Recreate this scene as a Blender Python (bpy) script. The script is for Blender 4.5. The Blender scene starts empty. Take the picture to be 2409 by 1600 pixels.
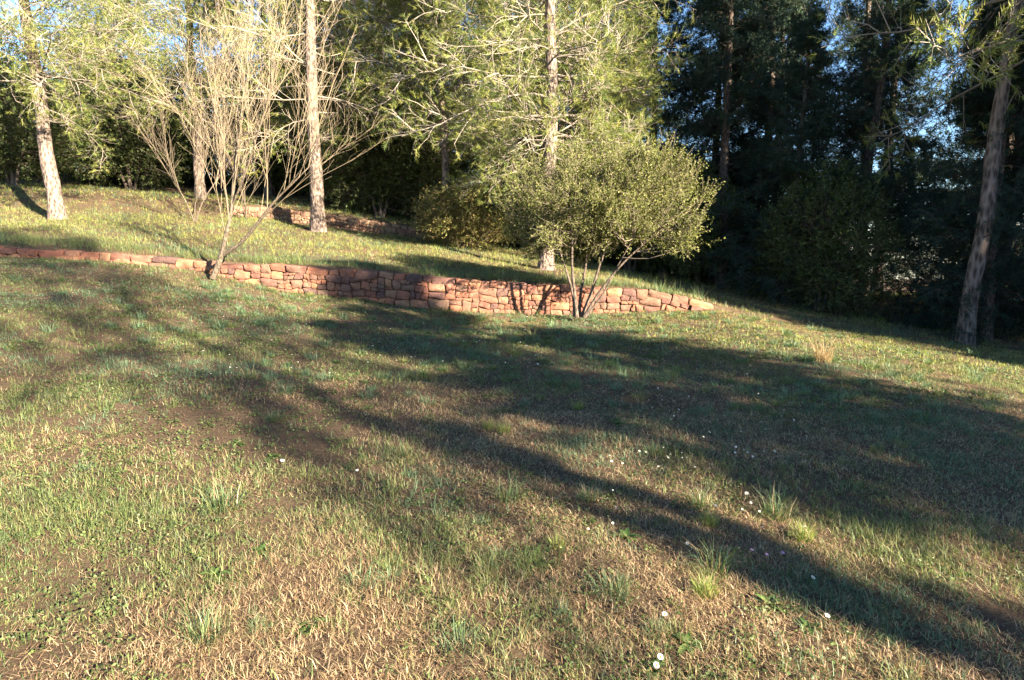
import bpy, math
import numpy as np
from mathutils import Vector

# ------------------------------------------------------------------ camera, sky, sun
S = bpy.context.scene
COL = S.collection
F, CX, CY = 1472.0, 1204.5, 800.0          # focal length and centre in photo pixels (2409 wide)
PITCH = math.radians(8.5)
CAMZ = 1.6
cam = bpy.data.cameras.new('camera')
cam.sensor_width = 36.0
cam.lens = 36.0 * F / 2409.0
cam.clip_start = 0.05
cam.clip_end = 2000.0
camo = bpy.data.objects.new('camera', cam)
camo.location = (0, 0, CAMZ)
camo.rotation_euler = (math.radians(90) - PITCH, 0, 0)
COL.objects.link(camo)
S.camera = camo

SUN_EL = math.radians(21.0)
SUN_AZ = math.radians(134.5)               # clockwise from +Y: behind the viewer, to the right
sun_dir = Vector((math.sin(SUN_AZ) * math.cos(SUN_EL), math.cos(SUN_AZ) * math.cos(SUN_EL), math.sin(SUN_EL)))
sl = bpy.data.lights.new('sun', 'SUN')
sl.energy = 5.0
sl.angle = math.radians(0.53)
sl.color = (1.0, 0.86, 0.66)
slo = bpy.data.objects.new('sun', sl)
slo.rotation_euler = (-sun_dir).to_track_quat('-Z', 'Y').to_euler()
slo.location = sun_dir * 60
COL.objects.link(slo)

W = bpy.data.worlds.new('World')
S.world = W
W.use_nodes = True
nt = W.node_tree
bg = nt.nodes['Background']
sky = nt.nodes.new('ShaderNodeTexSky')
sky.sky_type = 'NISHITA'
sky.sun_disc = False
sky.sun_elevation = SUN_EL
sky.sun_rotation = SUN_AZ
sky.air_density = 1.0
sky.dust_density = 0.1
sky.ozone_density = 4.5
nt.links.new(sky.outputs['Color'], bg.inputs['Color'])
bg.inputs['Strength'].default_value = 0.05

S.view_settings.view_transform = 'Standard'
S.view_settings.look = 'None'
S.view_settings.exposure = 2.85
S.view_settings.gamma = 1.0
S.view_settings.use_curve_mapping = False
cy = S.cycles
cy.max_bounces = 5
cy.diffuse_bounces = 3
cy.glossy_bounces = 2
cy.transmission_bounces = 3
cy.transparent_max_bounces = 4
cy.caustics_reflective = False
cy.caustics_refractive = False

# ------------------------------------------------------------------ helpers
def P(px, py, d):
    """World point seen at photo pixel (px, py) at forward distance d."""
    t = (CY - py) / F
    k = math.cos(PITCH) + t * math.sin(PITCH)
    return np.array([d * (px - CX) / F / k, d, CAMZ + d * (-math.sin(PITCH) + t * math.cos(PITCH)) / k])

def hash2(ix, iy, seed):
    h = (ix.astype(np.int64) * 374761393 + iy.astype(np.int64) * 668265263 + seed * 974634777) & 0x7fffffff
    h = ((h ^ (h >> 13)) * 1274126177) & 0x7fffffff
    return ((h ^ (h >> 16)) & 0xffff) / 65535.0

def noise(x, y, seed=0):
    x = np.asarray(x, float); y = np.asarray(y, float)
    ix = np.floor(x); iy = np.floor(y)
    fx = x - ix; fy = y - iy
    fx = fx * fx * (3 - 2 * fx); fy = fy * fy * (3 - 2 * fy)
    a = hash2(ix, iy, seed); b = hash2(ix + 1, iy, seed)
    c = hash2(ix, iy + 1, seed); d = hash2(ix + 1, iy + 1, seed)
    return (a * (1 - fx) + b * fx) * (1 - fy) + (c * (1 - fx) + d * fx) * fy

def fbm(x, y, seed=0, n=3):
    s = 0; a = 0.5; t = 0
    for i in range(n):
        s = s + a * noise(np.asarray(x) * 2 ** i, np.asarray(y) * 2 ** i, seed + 17 * i); t += a; a *= 0.5
    return s / t

def sstep(a, b, x):
    t = np.clip((np.asarray(x, float) - a) / (b - a), 0, 1)
    return t * t * (3 - 2 * t)

def unit(v):
    return v / np.maximum(np.linalg.norm(v, axis=-1, keepdims=True), 1e-9)

class MB:
    """Collects triangles (with a colour per vertex) and links them as one mesh object."""
    def __init__(s):
        s.v = []; s.f = []; s.c = []; s.n = 0
    def add(s, v, f, c):
        v = np.asarray(v, np.float32).reshape(-1, 3)
        c = np.asarray(c, np.float32)
        if c.ndim == 1: c = np.broadcast_to(c, (len(v), 3))
        s.v.append(v); s.f.append(np.asarray(f, np.int32).reshape(-1, 3) + s.n); s.c.append(c); s.n += len(v)
    def mesh(s, name, mat, smooth=False):
        v = np.concatenate(s.v); f = np.concatenate(s.f); c = np.concatenate(s.c)
        me = bpy.data.meshes.new(name)
        me.vertices.add(len(v)); me.vertices.foreach_set('co', v.ravel())
        me.loops.add(f.size); me.loops.foreach_set('vertex_index', f.ravel())
        me.polygons.add(len(f))
        me.polygons.foreach_set('loop_start', np.arange(0, f.size, 3, dtype=np.int32))
        me.polygons.foreach_set('loop_total', np.full(len(f), 3, dtype=np.int32))
        if smooth: me.polygons.foreach_set('use_smooth', np.ones(len(f), dtype=bool))
        at = me.color_attributes.new('Col', 'FLOAT_COLOR', 'POINT')
        at.data.foreach_set('color', np.concatenate([c, np.ones((len(c), 1), np.float32)], 1).astype(np.float32).ravel())
        me.materials.append(mat)
        me.update(calc_edges=True)
        return me
    def build(s, name, mat, parent=None, smooth=False, kind=None):
        o = bpy.data.objects.new(name, s.mesh(name, mat, smooth))
        COL.objects.link(o)
        if parent is not None: o.parent = parent
        if kind: o['kind'] = kind
        return o

def link(name, me, parent=None, kind=None):
    o = bpy.data.objects.new(name, me); COL.objects.link(o)
    if parent is not None: o.parent = parent
    if kind: o['kind'] = kind
    return o

def thing(name, label, cat, loc=(0, 0, 0), rz=0.0, sc=1.0, group=None, tilt=(0, 0)):
    o = bpy.data.objects.new(name, None); COL.objects.link(o)
    o.empty_display_size = 0.2
    o.location = tuple(float(a) for a in loc); o.rotation_euler = (tilt[0], tilt[1], rz)
    o.scale = (sc, sc, sc) if np.isscalar(sc) else sc
    o['label'] = label; o['category'] = cat
    if group: o['group'] = group
    return o

def tag(o, label, cat, group=None):
    o['label'] = label; o['category'] = cat
    if group: o['group'] = group
    return o

def tubes(mb, paths, radii, sides, col):
    """paths (N,K,3), radii (N,K): tapered tubes. col (3,), (N,3) or (N,K,3)."""
    paths = np.asarray(paths, float); radii = np.asarray(radii, float)
    N, K = paths.shape[:2]
    T = np.gradient(paths, axis=1); T = unit(T)
    ref = np.where(np.abs(T[:, :1, 2:3]) > 0.8, np.array([1.0, 0.2, 0]), np.array([0.1, 0.2, 1.0]))
    U = unit(np.cross(T, np.broadcast_to(ref, T.shape))); Vv = np.cross(T, U)
    a = np.arange(sides) * 2 * np.pi / sides
    ring = U[:, :, None, :] * np.cos(a)[None, None, :, None] + Vv[:, :, None, :] * np.sin(a)[None, None, :, None]
    v = paths[:, :, None, :] + ring * radii[:, :, None, None]
    n = np.arange(N)[:, None, None] * K * sides
    k = np.arange(K - 1)[None, :, None] * sides
    j = np.arange(sides)[None, None, :]; j2 = (j + 1) % sides
    A = n + k + j; B = n + k + j2; C = n + k + sides + j2; D = n + k + sides + j
    f = np.stack([np.stack([A, B, C], -1), np.stack([A, C, D], -1)], -2)
    col = np.asarray(col, float)
    if col.ndim == 1: c = np.broadcast_to(col, (N, K, sides, 3))
    elif col.ndim == 2: c = np.broadcast_to(col[:, None, None, :], (N, K, sides, 3))
    else: c = np.broadcast_to(col[:, :, None, :], (N, K, sides, 3))
    mb.add(v.reshape(-1, 3), f.reshape(-1, 3), c.reshape(-1, 3))

def spline(pts, K):
    """Smooth path through a few points, resampled to K."""
    pts = np.asarray(pts, float); n = len(pts)
    if n == 2:
        t = np.linspace(0, 1, K)[:, None]; return pts[0] * (1 - t) + pts[1] * t
    ext = np.vstack([2 * pts[0] - pts[1], pts, 2 * pts[-1] - pts[-2]])
    out = []
    for t in np.linspace(0, n - 1 - 1e-6, K):
        i = int(t); u = t - i
        p0, p1, p2, p3 = ext[i:i + 4]
        out.append(0.5 * ((2 * p1) + (-p0 + p2) * u + (2 * p0 - 5 * p1 + 4 * p2 - p3) * u * u + (-p0 + 3 * p1 - 3 * p2 + p3) * u ** 3))
    return np.array(out)

def along(Pt, t):
    """Position and tangent at t (N,m) on paths (N,K,3)."""
    N, K = Pt.shape[:2]
    x = np.clip(t, 0, 1) * (K - 1) * 0.9999; i = x.astype(int); u = (x - i)[..., None]
    r = np.arange(N)[:, None]
    a = Pt[r, i]; b = Pt[r, i + 1]
    return a * (1 - u) + b * u, unit(b - a)

def grow(rng, Pt, n, t0, t1, length, angle, K=4, up=0.0, grav=0.0, wig=0.1, flat=0.0, taper_len=0.5):
    """n children on each parent path. length: (N,) or scalar. Returns (N*n, K, 3) and the t of each."""
    N = len(Pt)
    t = t0 + (t1 - t0) * (np.arange(n)[None] + rng.random((N, n))) / n
    pos, T = along(Pt, t)
    rnd = rng.normal(size=(N, n, 3)); rnd[..., 2] *= (1 - flat)
    perp = unit(rnd - T * np.sum(rnd * T, -1, keepdims=True))
    ang = np.asarray(angle) * rng.uniform(0.75, 1.25, (N, n))
    d = T * np.cos(ang)[..., None] + perp * np.sin(ang)[..., None]
    d[..., 2] += up; d = unit(d)
    L = np.broadcast_to(np.asarray(length, float).reshape(-1, 1), (N, n)) * (1 - taper_len * (t - t0) / max(t1 - t0, 1e-6)) * rng.uniform(0.65, 1.3, (N, n))
    d = d.reshape(-1, 3); p = pos.reshape(-1, 3); L = L.reshape(-1)
    out = [p]
    for k in range(1, K):
        d = d + rng.normal(size=d.shape) * wig
        d[:, 2] += grav
        d = unit(d)
        p = p + d * (L / (K - 1))[:, None]
        out.append(p)
    return np.stack(out, 1), t.reshape(-1)

def needles(mb, rng, shoots, per, nl, nw, col, colvar=0.2, fwd=0.7):
    """Needles along shoot paths (N,K,3)."""
    N = len(shoots)
    t = rng.uniform(0.1, 1.0, (N, per))
    pos, T = along(shoots, t)
    rnd = rng.normal(size=(N, per, 3))
    perp = unit(rnd - T * np.sum(rnd * T, -1, keepdims=True))
    d = unit(T * fwd + perp * rng.uniform(0.5, 1.0, (N, per, 1)))
    wv = unit(np.cross(d, rng.normal(size=d.shape)))
    L = nl * rng.uniform(0.6, 1.15, (N, per, 1))
    a = pos + wv * nw * 0.5; b = pos - wv * nw * 0.5; c = pos + d * L
    v = np.stack([a, b, c], 2).reshape(-1, 3)
    f = np.arange(len(v)).reshape(-1, 3)
    cc = np.asarray(col)
    base = cc[rng.integers(0, len(cc), N)] * rng.uniform(1 - colvar, 1 + colvar, (N, 1))
    c3 = np.repeat(base, per * 3, 0)
    mb.add(v, f, c3)

def leaves(mb, rng, pos, dirs, size, cols, colvar=0.25, aspect=0.5, fold=0.25):
    """Diamond leaves, folded along the midrib, at pos pointing along dirs."""
    N = len(pos)
    d = unit(dirs)
    s = unit(np.cross(d, rng.normal(size=d.shape)))
    nrm = np.cross(d, s)
    L = (size * rng.uniform(0.65, 1.25, N))[:, None]
    a = pos; tip = pos + d * L
    l = pos + d * L * 0.5 + s * L * aspect * 0.5 + nrm * L * fold * 0.4
    r = pos + d * L * 0.5 - s * L * aspect * 0.5 + nrm * L * fold * 0.4
    v = np.stack([a, l, tip, r], 1).reshape(-1, 3)
    i = np.arange(N)[:, None] * 4
    f = np.concatenate([i + np.array([0, 2, 1]), i + np.array([0, 3, 2])], 1).reshape(-1, 3)
    cols = np.asarray(cols)
    c = cols[rng.integers(0, len(cols), N)] * rng.uniform(1 - colvar, 1 + colvar, (N, 1))
    mb.add(v, f, np.repeat(c, 4, 0))

# ------------------------------------------------------------------ materials
def new_mat(name):
    m = bpy.data.materials.new(name); m.use_nodes = True
    return m, m.node_tree, m.node_tree.nodes['Principled BSDF']

def leaf_mat(name, transl=0.35, rough=0.55, spec=0.3, tint=(1.15, 1.2, 0.7)):
    m, t, b = new_mat(name)
    at = t.nodes.new('ShaderNodeAttribute'); at.attribute_name = 'Col'
    t.links.new(at.outputs['Color'], b.inputs['Base Color'])
    b.inputs['Roughness'].default_value = rough
    b.inputs['Specular IOR Level'].default_value = spec
    tr = t.nodes.new('ShaderNodeBsdfTranslucent')
    mx = t.nodes.new('ShaderNodeMix'); mx.data_type = 'RGBA'; mx.blend_type = 'MULTIPLY'
    mx.inputs['Factor'].default_value = 1.0
    mx.inputs['B'].default_value = (*tint, 1)
    t.links.new(at.outputs['Color'], mx.inputs['A'])
    t.links.new(mx.outputs['Result'], tr.inputs['Color'])
    ms = t.nodes.new('ShaderNodeMixShader'); ms.inputs['Fac'].default_value = transl
    t.links.new(b.outputs['BSDF'], ms.inputs[1]); t.links.new(tr.outputs['BSDF'], ms.inputs[2])
    t.links.new(ms.outputs['Shader'], t.nodes['Material Output'].inputs['Surface'])
    return m

def bark_mat(name, c1, c2, scale=(8, 8, 3.2), bump=1.0, dist=0.04, lichen=None):
    m, t, b = new_mat(name)
    tc = t.nodes.new('ShaderNodeTexCoord')
    mp = t.nodes.new('ShaderNodeMapping'); mp.inputs['Scale'].default_value = scale
    t.links.new(tc.outputs['Object'], mp.inputs['Vector'])
    vo = t.nodes.new('ShaderNodeTexVoronoi'); vo.feature = 'F1'; vo.inputs['Scale'].default_value = 2.2
    no = t.nodes.new('ShaderNodeTexNoise'); no.inputs['Scale'].default_value = 3.0; no.inputs['Detail'].default_value = 6
    t.links.new(mp.outputs['Vector'], vo.inputs['Vector']); t.links.new(mp.outputs['Vector'], no.inputs['Vector'])
    ad = t.nodes.new('ShaderNodeMath'); ad.operation = 'MULTIPLY'
    t.links.new(vo.outputs['Distance'], ad.inputs[0]); t.links.new(no.outputs['Fac'], ad.inputs[1])
    cr = t.nodes.new('ShaderNodeValToRGB')
    cr.color_ramp.elements[0].position = 0.08; cr.color_ramp.elements[0].color = (*c1, 1)
    cr.color_ramp.elements[1].position = 0.42; cr.color_ramp.elements[1].color = (*c2, 1)
    t.links.new(ad.outputs[0], cr.inputs['Fac'])
    t.links.new(cr.outputs['Color'], b.inputs['Base Color'])
    if lichen:
        n2 = t.nodes.new('ShaderNodeTexNoise'); n2.inputs['Scale'].default_value = 7.0; n2.inputs['Detail'].default_value = 4
        t.links.new(tc.outputs['Object'], n2.inputs['Vector'])
        r2 = t.nodes.new('ShaderNodeValToRGB'); r2.color_ramp.elements[0].position = 0.58; r2.color_ramp.elements[1].position = 0.68
        t.links.new(n2.outputs['Fac'], r2.inputs['Fac'])
        mx = t.nodes.new('ShaderNodeMix'); mx.data_type = 'RGBA'
        t.links.new(r2.outputs['Color'], mx.inputs['Factor']); t.links.new(cr.outputs['Color'], mx.inputs['A'])
        mx.inputs['B'].default_value = (*lichen, 1)
        t.links.new(mx.outputs['Result'], b.inputs['Base Color'])
    b.inputs['Roughness'].default_value = 0.9; b.inputs['Specular IOR Level'].default_value = 0.15
    bp = t.nodes.new('ShaderNodeBump'); bp.inputs['Strength'].default_value = bump; bp.inputs['Distance'].default_value = dist
    t.links.new(ad.outputs[0], bp.inputs['Height']); t.links.new(bp.outputs['Normal'], b.inputs['Normal'])
    return m

def col_mat(name, rough=0.85, spec=0.2):
    m, t, b = new_mat(name)
    at = t.nodes.new('ShaderNodeAttribute'); at.attribute_name = 'Col'
    no = t.nodes.new('ShaderNodeTexNoise'); no.inputs['Scale'].default_value = 25; no.inputs['Detail'].default_value = 4
    tc = t.nodes.new('ShaderNodeTexCoord'); t.links.new(tc.outputs['Object'], no.inputs['Vector'])
    mr = t.nodes.new('ShaderNodeMapRange'); mr.inputs['To Min'].default_value = 0.65; mr.inputs['To Max'].default_value = 1.3
    t.links.new(no.outputs['Fac'], mr.inputs['Value'])
    mx = t.nodes.new('ShaderNodeMix'); mx.data_type = 'RGBA'; mx.blend_type = 'MULTIPLY'; mx.inputs['Factor'].default_value = 1
    t.links.new(at.outputs['Color'], mx.inputs['A']); t.links.new(mr.outputs['Result'], mx.inputs['B'])
    t.links.new(mx.outputs['Result'], b.inputs['Base Color'])
    b.inputs['Roughness'].default_value = rough; b.inputs['Specular IOR Level'].default_value = spec
    return m

def stone_mat(name, cols):
    m, t, b = new_mat(name)
    tc = t.nodes.new('ShaderNodeTexCoord'); oi = t.nodes.new('ShaderNodeObjectInfo')
    cr = t.nodes.new('ShaderNodeValToRGB'); cr.color_ramp.interpolation = 'LINEAR'
    e = cr.color_ramp.elements
    e[0].position = 0; e[0].color = (*cols[0], 1); e[1].position = 1; e[1].color = (*cols[-1], 1)
    for i, c in enumerate(cols[1:-1]):
        x = e.new((i + 1) / (len(cols) - 1)); x.color = (*c, 1)
    t.links.new(oi.outputs['Random'], cr.inputs['Fac'])
    off = t.nodes.new('ShaderNodeVectorMath'); off.operation = 'ADD'
    t.links.new(tc.outputs['Object'], off.inputs[0])
    sc = t.nodes.new('ShaderNodeMath'); sc.operation = 'MULTIPLY'; sc.inputs[1].default_value = 37.0
    t.links.new(oi.outputs['Random'], sc.inputs[0]); t.links.new(sc.outputs[0], off.inputs[1])
    n1 = t.nodes.new('ShaderNodeTexNoise'); n1.inputs['Scale'].default_value = 7; n1.inputs['Detail'].default_value = 8; n1.inputs['Roughness'].default_value = 0.65
    n2 = t.nodes.new('ShaderNodeTexNoise'); n2.inputs['Scale'].default_value = 38; n2.inputs['Detail'].default_value = 5
    t.links.new(off.outputs[0], n1.inputs['Vector']); t.links.new(off.outputs[0], n2.inputs['Vector'])
    mr = t.nodes.new('ShaderNodeMapRange'); mr.inputs['From Min'].default_value = 0.25; mr.inputs['From Max'].default_value = 0.75
    mr.inputs['To Min'].default_value = 0.55; mr.inputs['To Max'].default_value = 1.35
    t.links.new(n1.outputs['Fac'], mr.inputs['Value'])
    mx = t.nodes.new('ShaderNodeMix'); mx.data_type = 'RGBA'; mx.blend_type = 'MULTIPLY'; mx.inputs['Factor'].default_value = 1
    t.links.new(cr.outputs['Color'], mx.inputs['A']); t.links.new(mr.outputs['Result'], mx.inputs['B'])
    # dark algae stains and pale lichen spots
    n3 = t.nodes.new('ShaderNodeTexNoise'); n3.inputs['Scale'].default_value = 4.5; n3.inputs['Detail'].default_value = 6
    t.links.new(tc.outputs['Object'], n3.inputs['Vector'])
    r3 = t.nodes.new('ShaderNodeValToRGB'); r3.color_ramp.elements[0].position = 0.5; r3.color_ramp.elements[1].position = 0.68
    t.links.new(n3.outputs['Fac'], r3.inputs['Fac'])
    f3 = t.nodes.new('ShaderNodeMath'); f3.operation = 'MULTIPLY'; f3.inputs[1].default_value = 0.6
    t.links.new(r3.outputs['Color'], f3.inputs[0])
    m3 = t.nodes.new('ShaderNodeMix'); m3.data_type = 'RGBA'; m3.inputs['B'].default_value = (0.09, 0.055, 0.04, 1)
    t.links.new(f3.outputs[0], m3.inputs['Factor']); t.links.new(mx.outputs['Result'], m3.inputs['A'])
    r4 = t.nodes.new('ShaderNodeValToRGB'); r4.color_ramp.elements[0].position = 0.69; r4.color_ramp.elements[1].position = 0.73
    t.links.new(n2.outputs['Fac'], r4.inputs['Fac'])
    m4 = t.nodes.new('ShaderNodeMix'); m4.data_type = 'RGBA'; m4.inputs['B'].default_value = (0.5, 0.42, 0.33, 1)
    t.links.new(r4.outputs['Color'], m4.inputs['Factor']); t.links.new(m3.outputs['Result'], m4.inputs['A'])
    t.links.new(m4.outputs['Result'], b.inputs['Base Color'])
    b.inputs['Roughness'].default_value = 0.88; b.inputs['Specular IOR Level'].default_value = 0.2
    bp = t.nodes.new('ShaderNodeBump'); bp.inputs['Strength'].default_value = 0.7; bp.inputs['Distance'].default_value = 0.02
    sm = t.nodes.new('ShaderNodeMath'); sm.operation = 'ADD'
    t.links.new(n1.outputs['Fac'], sm.inputs[0]); t.links.new(n2.outputs['Fac'], sm.inputs[1])
    t.links.new(sm.outputs[0], bp.inputs['Height']); t.links.new(bp.outputs['Normal'], b.inputs['Normal'])
    return m

def soil_mat(name, c1, c2, c3):
    m, t, b = new_mat(name)
    tc = t.nodes.new('ShaderNodeTexCoord')
    n1 = t.nodes.new('ShaderNodeTexNoise'); n1.inputs['Scale'].default_value = 1.3; n1.inputs['Detail'].default_value = 8
    n2 = t.nodes.new('ShaderNodeTexNoise'); n2.inputs['Scale'].default_value = 30; n2.inputs['Detail'].default_value = 8; n2.inputs['Roughness'].default_value = 0.7
    t.links.new(tc.outputs['Object'], n1.inputs['Vector']); t.links.new(tc.outputs['Object'], n2.inputs['Vector'])
    cr = t.nodes.new('ShaderNodeValToRGB')
    cr.color_ramp.elements[0].position = 0.35; cr.color_ramp.elements[0].color = (*c1, 1)
    cr.color_ramp.elements[1].position = 0.65; cr.color_ramp.elements[1].color = (*c2, 1)
    t.links.new(n1.outputs['Fac'], cr.inputs['Fac'])
    mx = t.nodes.new('ShaderNodeMix'); mx.data_type = 'RGBA'; mx.inputs['B'].default_value = (*c3, 1)
    r2 = t.nodes.new('ShaderNodeValToRGB'); r2.color_ramp.elements[0].position = 0.42; r2.color_ramp.elements[1].position = 0.66
    t.links.new(n2.outputs['Fac'], r2.inputs['Fac'])
    t.links.new(r2.outputs['Color'], mx.inputs['Factor']); t.links.new(cr.outputs['Color'], mx.inputs['A'])
    t.links.new(mx.outputs['Result'], b.inputs['Base Color'])
    b.inputs['Roughness'].default_value = 0.95; b.inputs['Specular IOR Level'].default_value = 0.1
    bp = t.nodes.new('ShaderNodeBump'); bp.inputs['Strength'].default_value = 1.0; bp.inputs['Distance'].default_value = 0.04
    t.links.new(n2.outputs['Fac'], bp.inputs['Height']); t.links.new(bp.outputs['Normal'], b.inputs['Normal'])
    return m

M_GRASS = leaf_mat('grass_blade', 0.38, 0.5, 0.35)
M_NEEDLE = leaf_mat('pine_needle', 0.35, 0.5, 0.3)
M_DARKN = leaf_mat('dark_conifer_needle', 0.2, 0.6, 0.25)
M_LEAF = leaf_mat('evergreen_leaf', 0.28, 0.55, 0.2, (1.3, 1.35, 0.5))
M_TWIG = col_mat('twig_bark')
M_PBARK = bark_mat('pine_bark', (0.055, 0.04, 0.033), (0.25, 0.195, 0.16))
M_DBARK = bark_mat('dark_bark', (0.045, 0.035, 0.03), (0.17, 0.13, 0.105))
M_OBARK = bark_mat('smooth_grey_bark', (0.05, 0.04, 0.032), (0.15, 0.115, 0.09), (14, 14, 5), 0.4, 0.01)
M_BBARK = bark_mat('lichened_bark', (0.045, 0.036, 0.028), (0.14, 0.11, 0.08), (18, 18, 7), 0.5, 0.012, lichen=(0.19, 0.17, 0.10))
M_STONE = stone_mat('red_sandstone', [(0.19, 0.080, 0.052), (0.27, 0.115, 0.07), (0.13, 0.068, 0.056), (0.30, 0.16, 0.088), (0.23, 0.088, 0.058), (0.10, 0.06, 0.052), (0.27, 0.115, 0.068), (0.16, 0.10, 0.07), (0.24, 0.10, 0.066)])
M_RUBBLE = stone_mat('weathered_rubble', [(0.19, 0.12, 0.08), (0.24, 0.16, 0.10), (0.17, 0.09, 0.06), (0.22, 0.135, 0.085)])
M_SOIL = soil_mat('lawn_soil', (0.075, 0.05, 0.034), (0.12, 0.075, 0.05), (0.12, 0.09, 0.055))
M_JOINT = soil_mat('joint_earth', (0.08, 0.045, 0.03), (0.14, 0.07, 0.045), (0.09, 0.05, 0.035))
M_PETAL = leaf_mat('petal', 0.3, 0.6, 0.2, (1, 1, 1))

# ------------------------------------------------------------------ terrain
DW = 12.4      # forward distance of the front wall
DB = 20.0      # of the back wall
def tab(pts, d):
    q = np.array([P(a, b, d) for a, b in pts]); return q[:, 0], q[:, 2]
bx, bz = tab([(-200, 600), (200, 612), (450, 636), (581, 664), (692, 690), (847, 705), (959, 722), (1071, 731), (1192, 738), (1352, 740), (1523, 733), (1677, 730), (1950, 775), (2600, 850)], DW)
tx, tz = tab([(-200, 570), (200, 592), (481, 613), (559, 619), (656, 622), (758, 630), (862, 636), (995, 648), (1091, 657), (1192, 664), (1338, 672), (1410, 679), (1488, 680), (1543, 684), (1608, 698), (1677, 714), (1760, 737), (1950, 773), (2600, 848)], DW)
ux, uz = tab([(-400, 450), (200, 492), (625, 514), (729, 528), (794, 535), (886, 549), (995, 562), (1285, 600), (1500, 640), (1700, 665), (1950, 690), (2600, 720)], DB)
WALL_X1 = P(1684, 720, DW)[0]
def yw(x): return DW + 0.12 * np.sin(np.asarray(x, float) * 0.55)
def ground(x, y):
    x = np.asarray(x, float); y = np.asarray(y, float)
    k = np.clip(y / DW, -1, 1)
    kk = np.where(k > 0, k ** 1.05, k)
    near = -0.035 * x
    low = near * (1 - np.clip(k, 0, 1)) + np.interp(x, bx, bz) * kk
    low = low + 0.05 * np.exp(-((x + 2.2) / 1.4) ** 2 - ((y - 6.0) / 0.7) ** 2)
    low = low + 0.05 * (fbm(x * 0.7, y * 0.7, 3) - 0.5) + 0.03 * (noise(x * 3, y * 3, 9) - 0.5)
    ztop = np.interp(x, tx, tz); zb = np.interp(x, ux, uz)
    s = np.clip((y - DW) / (DB - DW), 0, 1)
    step = np.interp(x, [-20, -4, -2.2, -0.5], [0.44, 0.44, 0.34, 0.0])
    up = ztop - 0.02 + (zb - ztop) * s + step * (sstep(DB + 0.12, DB + 0.4, y) * sstep(-9.0, -8.4, x) + sstep(DB - 0.8, DB + 1.6, y) * (1 - sstep(-9.0, -8.4, x))) + np.clip(y - DB - 0.5, 0, 18) * np.interp(x, [-8, -2, 5], [0.13, 0.06, -0.02])
    up = up - 0.08 * np.clip(y - 45, 0, 400)
    up = up + 0.06 * (fbm(x * 0.6, y * 0.6, 5) - 0.5)
    m = sstep(0.10, 0.26, y - yw(x))
    return low * (1 - m) + up * m
def gz(x, y): return float(ground(np.array([x]), np.array([y]))[0])
def G(px, py, d0=3.0, d1=40.0):
    """Ground point seen at a photo pixel."""
    ds = np.geomspace(d0 * 0.6, d1, 500)
    q = P(px, py, 1.0); dx, dz = q[0], q[2] - CAMZ
    gr = ground(ds * dx, ds)
    hit = np.nonzero(CAMZ + ds * dz <= gr)[0]
    i = hit[0] if len(hit) else len(ds) - 1
    return np.array([ds[i] * dx, ds[i], gr[i]])

xs = np.concatenate([-np.geomspace(240, 16, 18), np.arange(-15, 15.01, 0.17), np.geomspace(16, 240, 18)])
ys = np.concatenate([-np.geomspace(160, 9, 12), np.arange(-8, 12.0, 0.18), np.arange(12.0, 13.0, 0.05), np.arange(13.05, 19.9, 0.22), np.arange(19.9, 20.7, 0.06), np.arange(20.9, 40, 0.5), np.geomspace(41, 420, 18)])
XX, YY = np.meshgrid(xs, ys)
ZZ = ground(XX, YY)
nx, ny = len(xs), len(ys)
gi = (np.arange(ny - 1)[:, None] * nx + np.arange(nx - 1)[None]).reshape(-1)
gf = np.concatenate([np.stack([gi, gi + 1, gi + nx + 1], 1), np.stack([gi, gi + nx + 1, gi + nx], 1)])
mb = MB(); mb.add(np.stack([XX, YY, ZZ], -1).reshape(-1, 3), gf, (0.1, 0.07, 0.04))
go = mb.build('ground', M_SOIL, smooth=True, kind='structure')
go['label'] = 'sloping terraced lawn soil under the grass'

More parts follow.
